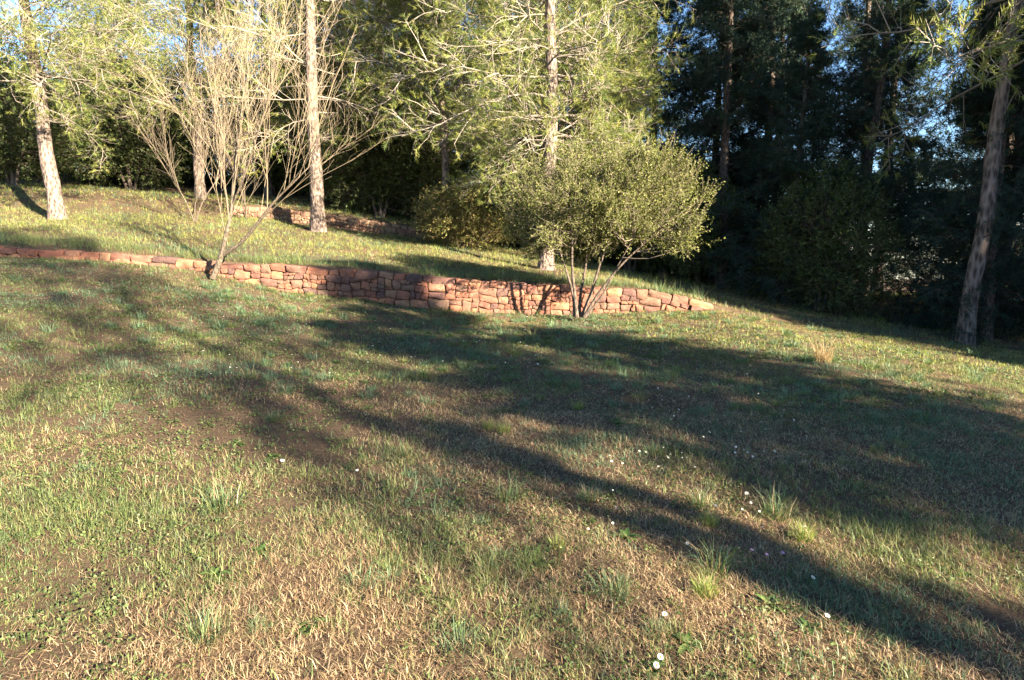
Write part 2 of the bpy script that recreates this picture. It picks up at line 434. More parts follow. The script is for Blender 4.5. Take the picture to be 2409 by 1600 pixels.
# ------------------------------------------------------------------ stone walls
def stone_mesh(rng, w, h, depth, name, mat, warp=None):
    """Irregular rounded stone: front towards -Y, centred on its face."""
    n = 12
    a = (np.arange(n) + rng.uniform(-0.25, 0.25, n)) * 2 * np.pi / n
    pw = rng.uniform(0.24, 0.42)
    cx = np.sign(np.cos(a)) * np.abs(np.cos(a)) ** pw; cz = np.sign(np.sin(a)) * np.abs(np.sin(a)) ** pw
    sx = rng.uniform(-0.06, 0.06); sz = rng.uniform(-0.06, 0.06)
    x = (cx + sx * cz) * w / 2 * rng.uniform(0.90, 1.02, n); z = (cz + sz * cx) * h / 2 * rng.uniform(0.90, 1.02, n)
    if warp is not None: x, z = warp(x, z)
    bev = min(w, h) * rng.uniform(0.05, 0.12)
    rings = []
    rings.append(np.stack([x, np.full(n, depth), z], 1))
    rings.append(np.stack([x, np.full(n, bev * 0.9), z], 1))
    k1 = 1 - bev * 0.35 / (w / 2), 1 - bev * 0.35 / (h / 2)
    rings.append(np.stack([x * k1[0], np.full(n, bev * 0.28) + rng.normal(0, 0.003, n), z * k1[1]], 1))
    k2 = max(0.3, 1 - bev * 1.5 / (w / 2)), max(0.3, 1 - bev * 1.5 / (h / 2))
    tl = rng.normal(0, 0.05), rng.normal(0, 0.05)
    yy = -bev * 0.1 + tl[0] * x + tl[1] * z + rng.normal(0, 0.006, n)
    rings.append(np.stack([x * k2[0], yy, z * k2[1]], 1))
    c = np.array([[rng.normal(0, w * 0.05), -bev * 0.25 + rng.normal(0, 0.005), rng.normal(0, h * 0.05)]])
    v = np.vstack(rings + [c])
    f = []
    for r in range(3):
        for i in range(n):
            j = (i + 1) % n
            A, B, C, D = r * n + i, r * n + j, (r + 1) * n + j, (r + 1) * n + i
            f += [(A, B, C), (A, C, D)]
    for i in range(n): f.append((3 * n + i, 3 * n + (i + 1) % n, 4 * n))
    m = MB(); m.add(v, np.array(f)[:, ::-1], (0.4, 0.2, 0.1))
    return m.mesh(name, mat, smooth=True)

def split_cells(rng, s0, s1, z0, z1, hm, wm, out):
    w, h = s1 - s0, z1 - z0
    if h > rng.uniform(*hm) :
        if w > 2.6 * h:
            t = s0 + w * rng.uniform(0.4, 0.6)
            split_cells(rng, s0, t, z0, z1, hm, wm, out); split_cells(rng, t, s1, z0, z1, hm, wm, out)
        else:
            t = z0 + h * rng.uniform(0.36, 0.64)
            split_cells(rng, s0, s1, z0, t, hm, wm, out); split_cells(rng, s0, s1, t, z1, hm, wm, out)
    elif w > h * rng.uniform(*wm):
        t = s0 + w * rng.uniform(0.35, 0.65)
        split_cells(rng, s0, t, z0, z1, hm, wm, out); split_cells(rng, t, s1, z0, z1, hm, wm, out)
    else:
        out.append((s0, s1, z0, z1))

def stone_wall(name, label, x0, x1, yf, zbot, ztop, mat, seed, hnom, cap_w, cap_h, hm, wm, bury, gap=0.006):
    rng = np.random.default_rng(seed)
    root = thing(name, label, 'wall', (x0, float(yf(x0)), float(zbot(x0))))
    # earth core behind the stones, seen only in the joints
    sx = np.linspace(x0, x1, 60); fy = yf(sx) + 0.038
    zb_, zt_ = zbot(sx) - 0.15, ztop(sx) - 0.035
    v = np.concatenate([np.stack([sx, fy, zb_], 1), np.stack([sx, fy, zt_], 1), np.stack([sx, fy + 0.16, zt_ - 0.01], 1)]) - np.array(root.location)
    i = np.arange(59); L = 60
    f = np.concatenate([np.stack([i, i + 1, i + L + 1], 1), np.stack([i, i + L + 1, i + L], 1), np.stack([i + L, i + L + 1, i + 2 * L + 1], 1), np.stack([i + L, i + 2 * L + 1, i + 2 * L], 1)])
    m = MB(); m.add(v, f, (0.08, 0.04, 0.03)); m.build('earth_core', M_JOINT, root)
    cells = []
    s = x0
    while s < x1 - 0.05:
        w = rng.uniform(*cap_w)
        e = min(s + w, x1)
        if x1 - e < cap_w[0] * 0.6: e = x1
        ch = rng.uniform(*cap_h)
        cells.append((s, e, 1 - ch, 1.0, True)); s = e
    body = []
    # body cells in a strip of nominal height, split to random stones
    s = x0
    while s < x1 - 0.01:
        e = min(s + rng.uniform(1.2, 1.9), x1)
        if x1 - e < 0.5: e = x1
        split_cells(rng, s, e, 0.0, (1 - cap_h[0]) * hnom, hm, wm, body); s = e
    for (a, b, c, d) in body: cells.append((a, b, c / hnom, d / hnom, False))
    for (a, b, c, d, cap) in cells:
        xm = (a + b) / 2
        zb0 = float(zbot(xm)) - bury; H = float(ztop(xm)) - zb0
        if cap:
            capz = float(ztop(xm)); h = min(cap_h[1] * hnom * 1.0, max(0.09, (d - c) * hnom)); z1 = capz + rng.uniform(-0.015, 0.015); z0 = z1 - h
        else:
            # body stones are laid from the top down so that courses follow the coping
            z1 = float(ztop(xm)) - (1 - d) * hnom; z0 = float(ztop(xm)) - (1 - c) * hnom
            if z1 < float(zbot(xm)) - 0.05: continue
        w = (b - a) - gap * rng.uniform(0.6, 2.2); h = (z1 - z0) - gap * rng.uniform(0.6, 2.0)
        if w < 0.03 or h < 0.03: continue
        zc_ = (z0 + z1) / 2
        def warp(lx, lz, xm=xm, zc_=zc_, cap=cap):
            a, b = lx + xm, lz + zc_
            k = 1.0 if not cap else np.where(lz > 0, 0.5, 1.0)
            return lx + 0.07 * (noise(a * 5.5, b * 7.5, seed) - 0.5) * k + 0.03 * (noise(a * 13, b * 15, seed + 1) - 0.5), lz + 0.065 * (noise(a * 4.5 + 9, b * 6, seed + 2) - 0.5) * k + 0.03 * (noise(a * 12, b * 14, seed + 3) - 0.5)
        me = stone_mesh(rng, w * 1.02, h * 1.03, 0.2 if cap else 0.14, 'stone', mat, warp)
        o = link('stone', me, root)
        o.location = (xm - x0, float(yf(xm)) + rng.uniform(-0.018, 0.02) - float(yf(x0)), (z0 + z1) / 2 - float(zbot(x0)))
        sl_ = (float(ztop(b)) - float(ztop(a))) / max(b - a, 1e-3)
        o.rotation_euler = (rng.normal(0, 0.03), -math.atan(sl_) + rng.normal(0, 0.045), rng.normal(0, 0.06))
    return root

fz = lambda x: np.interp(x, bx, bz)
tzf = lambda x: np.interp(x, tx, tz)
WX0 = -10.4
stone_wall('retaining_wall', 'low red sandstone dry-stone retaining wall across the lawn', WX0, WALL_X1, yw, fz, tzf, M_STONE, 11,
           0.66, (0.18, 0.5), (0.19, 0.3), (0.13, 0.26), (1.3, 3.2), 0.08, 0.004)
bzf = lambda x: np.interp(x, ux, uz)
btop = lambda x: np.interp(x, ux, uz) + np.interp(x, [-20, -4, -2.2, -1.0], [0.36, 0.36, 0.28, 0.1])
stone_wall('rubble_wall', 'weathered rubble stone terrace wall behind the leaning pine trunk', -8.8, -1.6, lambda x: DB + 0.05 + 0 * np.asarray(x, float), bzf, btop, M_RUBBLE, 23,
           0.46, (0.18, 0.4), (0.25, 0.36), (0.13, 0.24), (1.0, 2.2), 0.05)

# ------------------------------------------------------------------ pines and dark conifers
NEEDLE_COLS = np.array([(0.22, 0.245, 0.06), (0.17, 0.21, 0.055), (0.27, 0.275, 0.075), (0.12, 0.165, 0.05)])
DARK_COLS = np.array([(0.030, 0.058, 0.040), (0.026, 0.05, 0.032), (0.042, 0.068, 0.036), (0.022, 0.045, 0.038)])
def conifer(seed, H, r0, zc, nb, Lb, Ltop, n2, n3, per, nl, nw, cols, lean=(0, 0), style='pine', twigc=(0.36, 0.29, 0.22), bare=0.0, open_az=None):
    """Meshes of one conifer standing at the origin: trunk, limbs, twigs, needles."""
    rng = np.random.default_rng(seed)
    K = 14
    zz = np.linspace(-0.25, H, K)
    wob = np.cumsum(rng.normal(0, 0.035, (K, 2)), 0)
    path = np.stack([lean[0] * zz / H + wob[:, 0], lean[1] * zz / H + wob[:, 1], zz], 1)
    path[:2, :2] *= 0.2
    path = spline(path, 60)
    zr = np.clip(path[:, 2] / H, 0, 1)
    rad = r0 * (1 - zr) ** 0.75 + 0.012 + r0 * 0.35 * np.exp(-np.clip(path[:, 2], 0, 9) / 0.22)
    tm = MB(); tubes(tm, path[None], (rad * rng.uniform(0.94, 1.06, 60))[None], 14, (0.2, 0.15, 0.1))
    # whorls of limbs
    f = np.sort(rng.random(nb)); h = zc + (H - zc) * (0.02 + 0.96 * f ** 1.25)
    if style == 'pine': h = np.round(h / 0.45) * 0.45 + rng.normal(0, 0.06, nb)
    h = np.clip(h, zc * 0.95, H - 0.1)
    az = rng.random(nb) * 2 * np.pi
    if open_az is not None:                   # a sparse side, where the trunk shows
        kp = ~((np.cos(az - open_az) > 0.35) & (rng.random(nb) < 0.86)); h = h[kp]; az = az[kp]; nb = int(kp.sum())
    hr = (h - zc) / (H - zc)
    if style == 'pine':
        L = (Lb * (1 - hr) ** 0.7 + Ltop) * rng.uniform(0.6, 1.12, nb) * np.clip(0.55 + hr * 3.0, 0, 1)
        el0 = np.radians(rng.uniform(-14, 24, nb)) + hr * 0.35; droop = -0.085 * (1 - hr); upt = 0.028
    else:
        L = (Lb * (1 - hr) ** 0.8 + Ltop) * rng.uniform(0.7, 1.1, nb)
        el0 = np.radians(rng.uniform(-8, 14, nb)) + hr * 0.4; droop = -0.10 * (1 - hr); upt = 0.035
    ti = np.clip((h + 0.25) / (H + 0.25), 0, 1)
    pos, _ = along(path[None], ti[None]); p = pos[0]
    d = np.stack([np.cos(az) * np.cos(el0), np.sin(az) * np.cos(el0), np.sin(el0)], 1)
    KB = 9; pts = [p]
    for k in range(1, KB):
        d = d + rng.normal(0, 0.115, d.shape); d[:, 2] += droop * 0.9 + upt * k * 0.5; d = unit(d)
        p = p + d * (L / (KB - 1))[:, None]; pts.append(p)
    limbs = np.stack(pts, 1)
    lr = (0.006 + 0.0062 * L)[:, None] * np.linspace(1, 0.22, KB)[None] ** 0.9
    lcol = np.array(twigc) * rng.uniform(0.4, 0.75, (nb, 1))
    big = np.argsort(-L)[:10]; rest = np.setdiff1d(np.arange(nb), big)
    big_limbs = []
    for b_ in (big if style == 'pine' else []):
        m = MB(); tubes(m, limbs[b_:b_ + 1], lr[b_:b_ + 1], 6, lcol[b_]); big_limbs.append(m.mesh('limb', M_TWIG, True))
    if style != 'pine': rest = np.arange(nb)
    lm = MB(); tubes(lm, limbs[rest], lr[rest], 5, lcol[rest])
    flat = 0.5 if style == 'pine' else 0.75
    s2, t2 = grow(rng, limbs, n2, 0.16, 1.0, L * 0.42, 0.95, 5, up=0.02 if style == 'pine' else -0.08, grav=-0.02 if style == 'pine' else -0.1, wig=0.16, flat=flat)
    r2 = np.repeat(0.0045 + 0.0022 * L, n2)[:, None] * np.linspace(1, 0.35, 5)[None]
    wm = MB(); tubes(wm, s2, r2, 3, np.array(twigc) * rng.uniform(0.7, 1.2, (len(s2), 1)))
    s3, t3 = grow(rng, s2, n3, 0.22, 1.0, np.full(len(s2), 0.36 if style == 'pine' else 0.3), 0.8, 3, up=0.16 if style == 'pine' else -0.1, grav=0.05 if style == 'pine' else -0.12, wig=0.16, flat=0.2, taper_len=0.3)
    wn = np.array([[1, 0.5]]) * np.full((len(s3), 1), 0.0036)
    keep = rng.random(len(s3)) > (0.3 if style == 'pine' else 0.7)
    tubes(wm, s3[keep][:, [0, 2]], wn[keep], 3, np.array(twigc) * rng.uniform(0.8, 1.35, (keep.sum(), 1)))
    nm = MB()
    live = rng.random(len(s3)) > bare
    sh = s3[live]
    if style == 'pine':                       # tufts sit on the outer half of each shoot
        a, b = along(sh, np.full((len(sh), 1), 0.45)); sh = np.stack([a[:, 0], (a[:, 0] + sh[:, -1]) / 2, sh[:, -1] + (sh[:, -1] - sh[:, -2]) * 0.25], 1)
    needles(nm, rng, sh, per, nl, nw, cols, 0.3, 0.75 if style == 'pine' else 0.35)
    bark = M_PBARK if style == 'pine' else M_DBARK
    return dict(trunk=tm.mesh('trunk', bark, True), limbs=lm.mesh('small_limbs', M_TWIG), big=big_limbs, twigs=wm.mesh('twigs', M_TWIG),
                needles=nm.mesh('needles', M_NEEDLE if style == 'pine' else M_DARKN))

def plant_tree(name, kit, label, cat, x, y, rz=0.0, sc=1.0, group=None, tilt=(0, 0)):
    o = thing(name, label, cat, (x, y, gz(x, y) - 0.03), rz, sc, group, tilt)
    link('trunk', kit['trunk'], o)
    for m in kit['big']: link('limb', m, o)
    link('small_limbs', kit['limbs'], o, 'stuff')
    link('twigs', kit['twigs'], o, 'stuff')
    link('crown', kit.get('needles') or kit['leaves'], o, 'stuff')
    return o

pineA = conifer(101, 12.5, 0.17, 2.5, 205, 3.3, 0.6, 14, 9, 23, 0.10, 0.0088, NEEDLE_COLS, (0.15, 0.0), bare=0.1, twigc=(0.34, 0.29, 0.235), open_az=-1.5)
pineB = conifer(202, 13.0, 0.19, 2.6, 150, 3.2, 0.6, 13, 9, 22, 0.10, 0.0100, NEEDLE_COLS * 0.95, (-0.7, 0.3), bare=0.18, twigc=(0.34, 0.29, 0.235), open_az=-3.6)
pineC = conifer(303, 11.0, 0.11, 3.0, 85, 2.6, 0.5, 12, 8, 19, 0.11, 0.0135, NEEDLE_COLS * 0.9, (-0.1, 0.0), bare=0.12, twigc=(0.38, 0.32, 0.26))
pineD = conifer(707, 9.6, 0.075, 4.9, 38, 2.3, 0.6, 10, 7, 14, 0.13, 0.015, NEEDLE_COLS * 0.9, (0.1, 0.1), bare=0.1, twigc=(0.42, 0.36, 0.30))
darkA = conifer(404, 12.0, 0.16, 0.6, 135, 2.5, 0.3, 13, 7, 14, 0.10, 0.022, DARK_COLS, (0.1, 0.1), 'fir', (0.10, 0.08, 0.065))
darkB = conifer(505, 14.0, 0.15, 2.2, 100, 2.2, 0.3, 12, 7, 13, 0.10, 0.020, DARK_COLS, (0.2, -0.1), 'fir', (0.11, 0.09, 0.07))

b2 = P(1285, 626, 15.4); b1 = P(748, 538, 18.6); b3 = P(1058, 510, 20.0)
GP = 'pines on the upper terrace'
plant_tree('pine_tree', pineA, 'large sunlit pine with straight pale trunk behind the round evergreen oak', 'tree', b2[0], b2[1], 0.0, 1.0, GP)
plant_tree('pine_tree', pineB, 'pine with thick left-leaning trunk in front of the rubble wall', 'tree', b1[0], b1[1], 2.2, 1.0, GP, (0, -0.045))
plant_tree('pine_tree', pineC, 'slim bare-stemmed pine rising behind the brownish shrub', 'tree', b3[0], b3[1], 1.0, 1.1, GP)
GF = 'pines at the back of the garden'
for (x, y, kit, rz, sc, lab) in [
    (-12.5, 17.5, pineB, 0.3, 0.95, 'pine at the far left edge beyond the bare shrubs'),
    (-9.5, 25.0, pineC, 2.9, 1.15, 'pine seen through the bare multi-stemmed tree, behind the rubble wall'),
    (-4.2, 26.5, pineA, 3.6, 0.85, 'pine in the back row just right of the leaning trunk'),
    (-0.5, 27.0, pineB, 5.1, 0.85, 'pine in the back row directly behind the slim stem'),
    (3.6, 25.0, pineC, 4.1, 1.1, 'pine in the back row right of the large sunlit pine'),
    (-7.0, 23.2, pineA, 4.4, 0.9, 'pine just behind the rubble wall left of the leaning trunk'),
    (-2.6, 22.8, pineB, 0.9, 0.8, 'pine close behind the rubble wall end near the slim stem'),
    (1.6, 22.0, pineC, 2.2, 1.15, 'pine close behind the large sunlit pine on its right'),
    (-10.6, 21.8, pineB, 5.6, 0.85, 'pine behind the leafless shrubs at the left'),
    (-6.0, 31.0, pineB, 2.0, 1.0, 'pine deep in the back row behind the leaning trunk'),
    (1.5, 31.0, pineA, 1.2, 1.0, 'pine deep in the back row behind the large sunlit pine'),
    (-15.5, 27.0, pineA, 1.7, 0.9, 'pine in the back row at the extreme left'),
    (9.3, 12.7, pineC, 3.4, (1.2, 1.2, 1.65), 'pine with sunlit upper boughs above the dark wood on the right'),
]:
    plant_tree('pine_tree', kit, lab, 'tree', x, y, rz, sc, GF)
GD = 'dark conifers of the shaded wood'
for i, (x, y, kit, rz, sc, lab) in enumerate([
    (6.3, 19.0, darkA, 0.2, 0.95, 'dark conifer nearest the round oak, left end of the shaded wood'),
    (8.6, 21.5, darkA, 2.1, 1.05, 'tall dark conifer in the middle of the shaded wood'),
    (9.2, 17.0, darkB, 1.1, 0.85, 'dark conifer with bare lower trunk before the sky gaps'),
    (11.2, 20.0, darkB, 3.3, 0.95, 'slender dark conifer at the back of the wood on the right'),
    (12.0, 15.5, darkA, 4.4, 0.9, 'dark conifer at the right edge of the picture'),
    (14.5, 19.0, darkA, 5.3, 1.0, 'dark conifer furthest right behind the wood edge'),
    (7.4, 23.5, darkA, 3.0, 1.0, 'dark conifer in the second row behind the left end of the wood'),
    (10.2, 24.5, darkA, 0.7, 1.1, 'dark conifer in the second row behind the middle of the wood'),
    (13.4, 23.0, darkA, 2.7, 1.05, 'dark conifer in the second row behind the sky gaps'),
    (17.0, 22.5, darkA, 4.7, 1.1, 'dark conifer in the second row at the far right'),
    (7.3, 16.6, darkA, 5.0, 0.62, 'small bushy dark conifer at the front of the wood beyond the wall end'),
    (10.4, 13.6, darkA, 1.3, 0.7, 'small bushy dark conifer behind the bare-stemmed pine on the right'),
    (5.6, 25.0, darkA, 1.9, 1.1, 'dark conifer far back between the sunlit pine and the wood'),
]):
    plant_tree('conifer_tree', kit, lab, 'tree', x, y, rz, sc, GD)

# ------------------------------------------------------------------ broadleaf trees and shrubs
OAK_COLS = 1.0 * np.array([(0.125, 0.135, 0.036), (0.095, 0.11, 0.028), (0.155, 0.16, 0.052), (0.19, 0.185, 0.075), (0.07, 0.085, 0.022)])
def bushy(seed, lobes, nshoot, per, leaf, cols, stems, stem_r, stem_mat, shoot_len=0.3, outw=0.8, stemsides=7, twigc=(0.2, 0.16, 0.12), upb=0.35, aspect=0.55, plumes=0):
    """Crown of leafy shoots filling a union of ellipsoids, carried by the given stems."""
    rng = np.random.default_rng(seed)
    lobes = np.array(lobes, float)
    wts = lobes[:, 3] * lobes[:, 4] * lobes[:, 5]; wts = wts / wts.sum()
    li = rng.choice(len(lobes), nshoot, p=wts)
    u = unit(rng.normal(size=(nshoot, 3))); r = rng.random(nshoot) ** (1 / 4.2)
    c = lobes[li, :3]; R = lobes[li, 3:6]
    pos = c + u * R * r[:, None] * 0.93
    if plumes:
        pi = rng.choice(len(lobes), plumes, p=wts); pu = unit(rng.normal(size=(plumes, 3)))
        pc = lobes[pi, :3] + pu * lobes[pi, 3:6] * rng.uniform(0.45, 1.08, (plumes, 1))
        pd = unit(pu * 0.8 + np.array([0, 0, 0.55]) + rng.normal(0, 0.25, pu.shape)); pl = rng.uniform(0.2, 0.62, plumes); pr = rng.uniform(0.06, 0.14, plumes)
        k = rng.integers(0, plumes, nshoot); s_ = rng.random(nshoot)
        ppos = pc[k] + pd[k] * (pl[k] * (s_ - 0.25))[:, None] + rng.normal(0, 1, (nshoot, 3)) * (pr[k] * (1.05 - 0.6 * s_))[:, None]
        inp = rng.random(nshoot) < 0.84
        pos = np.where(inp[:, None], ppos, c + u * R * r[:, None] * 0.8); u = np.where(inp[:, None], pd[k], u)
    d = unit(u * outw + rng.normal(0, 0.45, u.shape) + np.array([0, 0, upb]))
    L = shoot_len * rng.uniform(0.5, 1.35, nshoot)
    bend = rng.normal(0, 0.12, u.shape)
    p1 = pos + d * L[:, None] * 0.5; p2 = p1 + unit(d + bend) * L[:, None] * 0.5
    sh = np.stack([pos, p1, p2], 1)
    t = np.broadcast_to((np.arange(per) + 0.6)[None] / per, (nshoot, per)) + rng.normal(0, 0.04, (nshoot, per))
    lp, T = along(sh, t)
    rnd = rng.normal(size=lp.shape); perp = unit(rnd - T * np.sum(rnd * T, -1, keepdims=True))
    ld = unit(T * 0.55 + perp)
    lm = MB()
    cvar = np.repeat(rng.uniform(0.75, 1.25, nshoot), per)
    leaves(lm, rng, lp.reshape(-1, 3), ld.reshape(-1, 3), leaf, cols, 0.3, aspect)
    lm.c[-1] = (lm.c[-1] * np.repeat(cvar, 4)[:, None]).astype(np.float32)
    wm = MB(); k = rng.random(nshoot) < 0.5
    tubes(wm, sh[k], np.full((k.sum(), 3), 0.0022) * np.array([1.3, 1, 0.6]), 3, twigc)
    sp = [spline(np.array(s, float), 12) for s in stems]
    # inner branches from the stems out into the crown
    ends = np.array([s[-1] for s in sp]); starts = pos[rng.choice(nshoot, min(nshoot, 260), replace=False)]
    allp = np.vstack([s[5:] for s in sp])
    br = []
    for q in starts:
        b_ = allp[np.argmin(np.linalg.norm(allp - q, axis=1) + rng.random(len(allp)) * 0.3 + np.maximum(0, allp[:, 2] - q[2]) * 2)]
        mid = (b_ + q) / 2 + np.array([0, 0, -0.06 * np.linalg.norm(q - b_)]) + rng.normal(0, 0.05, 3)
        br.append(spline([b_, mid, q], 5))
    br = np.array(br)
    tubes(wm, br, np.full((len(br), 5), 1.0) * np.linspace(0.011, 0.003, 5), 4, twigc)
    out = []
    for s, r0 in zip(sp, stem_r):
        m = MB(); tubes(m, s[None], (r0 * np.linspace(1, 0.42, 12) * (1 + 0.25 * np.exp(-np.arange(12) * 1.2)))[None], stemsides, (0.2, 0.15, 0.1)); out.append(m.mesh('stem', stem_mat, True))
    return dict(stems=out, twigs=wm.mesh('twigs', M_TWIG), leaves=lm.mesh('leaves', M_LEAF))

def plant_bush(name, kit, label, cat, loc, rz=0.0, sc=1.0, group=None):
    o = thing(name, label, cat, loc, rz, sc, group)
    for s in kit['stems']: link('stem', s, o)
    link('twigs', kit['twigs'], o, 'stuff'); link('crown', kit['leaves'], o, 'stuff')
    return o

# the round evergreen oak in front of the wall
ob = P(1365, 744, 11.5); ob[2] = gz(ob[0], ob[1])
def rel(px, py, d): return P(px, py, d) - ob
oak_stems = [
    [rel(1352, 745, 11.45), rel(1347, 690, 11.5), rel(1330, 630, 11.6), rel(1305, 560, 11.7)],
    [rel(1357, 747, 11.4), rel(1352, 690, 11.4), rel(1346, 630, 11.35), rel(1345, 540, 11.3), rel(1330, 470, 11.3)],
    [rel(1362, 745, 11.55), rel(1366, 690, 11.7), rel(1378, 625, 11.9), rel(1385, 540, 12.1)],
    [rel(1368, 746, 11.5), rel(1392, 685, 11.5), rel(1412, 620, 11.5), rel(1440, 540, 11.5), rel(1450, 460, 11.5)],
    [rel(1374, 746, 11.4), rel(1412, 685, 11.3), rel(1465, 620, 11.2), rel(1530, 560, 11.2)],
    [rel(1378, 745, 11.45), rel(1420, 690, 11.4), rel(1445, 640, 11.3), rel(1490, 560, 11.0)],
]
px2m = 11.5 / F
def lobe(px, py, rxp, rzp, d=11.5, ry=None):
    q = rel(px, py, d); return [*q, rxp * px2m, (ry if ry else rxp) * px2m, rzp * px2m]
oak_lobes = [lobe(1390, 490, 150, 115, 11.5), lobe(1290, 500, 95, 95, 11.7), lobe(1500, 450, 110, 85, 11.5), lobe(1570, 510, 85, 80, 11.3),
             lobe(1480, 548, 105, 50, 11.3), lobe(1350, 555, 85, 45, 11.4), lobe(1225, 520, 70, 85, 12.2), lobe(1275, 440, 60, 50, 11.9), lobe(1650, 455, 32, 24, 11.3), lobe(1655, 560, 30, 26, 11.2), lobe(1480, 375, 50, 28, 11.6), lobe(1440, 410, 85, 50, 11.6), lobe(1560, 420, 55, 45, 11.6), lobe(1600, 560, 55, 45, 11.2),
             lobe(1620, 480, 45, 30, 11.3), lobe(1330, 420, 70, 45, 11.6)]
oak = bushy(7, oak_lobes, 8800, 10, 0.036, OAK_COLS, oak_stems, [0.030, 0.034, 0.034, 0.032, 0.030, 0.022], M_OBARK, 0.25, 0.85, plumes=150)
plant_bush('evergreen_oak', oak, 'round multi-stemmed evergreen oak standing in front of the stone wall', 'tree', ob)

# generic dark evergreen for the understorey (several copies) and low shrubs
und = bushy(17, [(0, 0, 1.9, 1.5, 1.4, 1.3), (0.9, -0.3, 1.2, 1.0, 1.0, 0.9), (-0.9, 0.1, 1.3, 1.0, 0.9, 1.0), (0.2, -0.4, 2.9, 1.0, 0.9, 0.8), (-0.5, 0.3, 0.8, 0.9, 0.9, 0.7)], 3000, 10, 0.065,
            OAK_COLS * np.array([0.5, 0.62, 0.62]), [[(0, 0, -0.1), (0.05, 0, 0.8), (0.2, 0, 2.0)], [(0.05, 0, -0.1), (0.3, -0.1, 0.7), (0.9, -0.3, 1.5)], [(-0.05, 0, -0.1), (-0.3, 0.1, 0.8), (-0.8, 0.1, 1.6)]],
            [0.06, 0.045, 0.045], M_DBARK, 0.32)
GU = 'dark evergreen undergrowth'
for (px, d, sc, rz, lab) in [
    (900, 22.0, 1.25, 0.3, 'dark evergreen tree above the rubble wall right of the leaning trunk'),
    (1010, 23.5, 1.35, 1.9, 'dark evergreen tree behind the slim pine stem'),
    (820, 24.0, 1.2, 2.6, 'dark evergreen bush in deep shade behind the leaning trunk'),
    (660, 25.5, 1.2, 4.0, 'dark evergreen bush behind the bare multi-stemmed tree'),
    (1190, 21.5, 0.9, 5.2, 'dark evergreen bush left of the large sunlit pine trunk'),
    (1330, 22.5, 1.3, 0.9, 'dark evergreen bush hidden behind the round oak'),
    (1480, 20.0, 1.2, 3.1, 'dark evergreen bush at the right shoulder of the round oak'),
    (1640, 19.0, 1.0, 4.4, 'dark evergreen bush in the wood just beyond the wall end'),
    (1930, 15.5, 1.0, 2.2, 'dark evergreen bush at the shaded lawn edge on the right'),
    (330, 24.0, 1.3, 3.7, 'dark evergreen bush at the far left behind the rubble wall'),
    (60, 22.0, 1.3, 0.1, 'dark evergreen bush at the extreme left edge'),
    (-120, 28.0, 1.8, 0.6, 'back-row bush outermost on the left'),
    (140, 29.0, 1.7, 1.6, 'back-row bush left of the leafless shrubs'),
    (420, 29.0, 1.8, 2.9, 'back-row bush behind the leafless shrubs'),
    (560, 31.0, 1.8, 0.9, 'back-row bush behind the bare tree'),
    (760, 30.0, 1.8, 4.6, 'back-row bush behind the leaning pine trunk'),
    (960, 31.0, 1.9, 5.6, 'back-row bush between leaning pine and slim pine'),
    (1120, 30.0, 1.8, 0.2, 'back-row bush right of the slim pine stem'),
    (1270, 29.0, 1.7, 3.5, 'back-row bush directly behind the large sunlit pine'),
    (1430, 28.0, 1.7, 1.2, 'back-row bush behind the right half of the round oak'),
    (1570, 27.0, 1.6, 2.4, 'back-row bush at the left end of the shaded wood'),
    (1235, 24.5, 1.2, 1.1, 'back-row bush low behind the foot of the large sunlit pine'),
    (1400, 24.0, 1.25, 4.2, 'back-row bush low behind the stems of the round oak'),
    (1545, 23.0, 1.2, 0.5, 'back-row bush low behind the right edge of the round oak'),
    (270, 27.0, 1.6, 2.0, 'back-row bush low at the left behind the rubble wall'),
    (20, 26.5, 1.6, 3.0, 'back-row bush low at the left edge of the picture'),
    (700, 27.5, 1.5, 5.0, 'back-row bush low left of the leaning pine trunk'),
    (1720, 26.0, 1.1, 2.4, 'low back-row bush below the sky gaps of the wood'),
    (1860, 24.0, 1.0, 5.1, 'low back-row bush deep in the wood on the right'),
]:
    x = d * (px - CX) / F
    plant_bush('evergreen_bush', und, lab, 'bush', (x, d, gz(x, d) - (0.05 if not lab.startswith('back-row') else 0.55 * sc)), rz, sc, GU)

SHRUB_COLS = np.array([(0.19, 0.15, 0.055), (0.14, 0.155, 0.045), (0.2, 0.15, 0.06), (0.12, 0.15, 0.04), (0.2, 0.18, 0.06)])
shr = bushy(27, [(0, 0, 0.55, 0.95, 0.75, 0.55), (0.5, -0.1, 0.6, 0.55, 0.5, 0.5), (-0.5, 0, 0.65, 0.5, 0.5, 0.5), (0.0, 0, 0.95, 0.6, 0.5, 0.3)], 3000, 10, 0.05, SHRUB_COLS,
            [[(0, 0, -0.05), (0.05, 0, 0.4), (0.1, 0, 0.9)], [(0, 0, -0.05), (0.3, 0, 0.35), (0.6, -0.1, 0.7)], [(0, 0, -0.05), (-0.25, 0, 0.4), (-0.6, 0, 0.8)]], [0.02, 0.018, 0.018], M_DBARK, 0.28, 0.6, upb=0.6, aspect=0.4)
q = G(1090, 585); plant_bush('shrub', shr, 'brownish green rounded shrub on the terrace left of the round oak', 'shrub', (q[0], q[1], q[2] - 0.02), 0.4, 1.4)

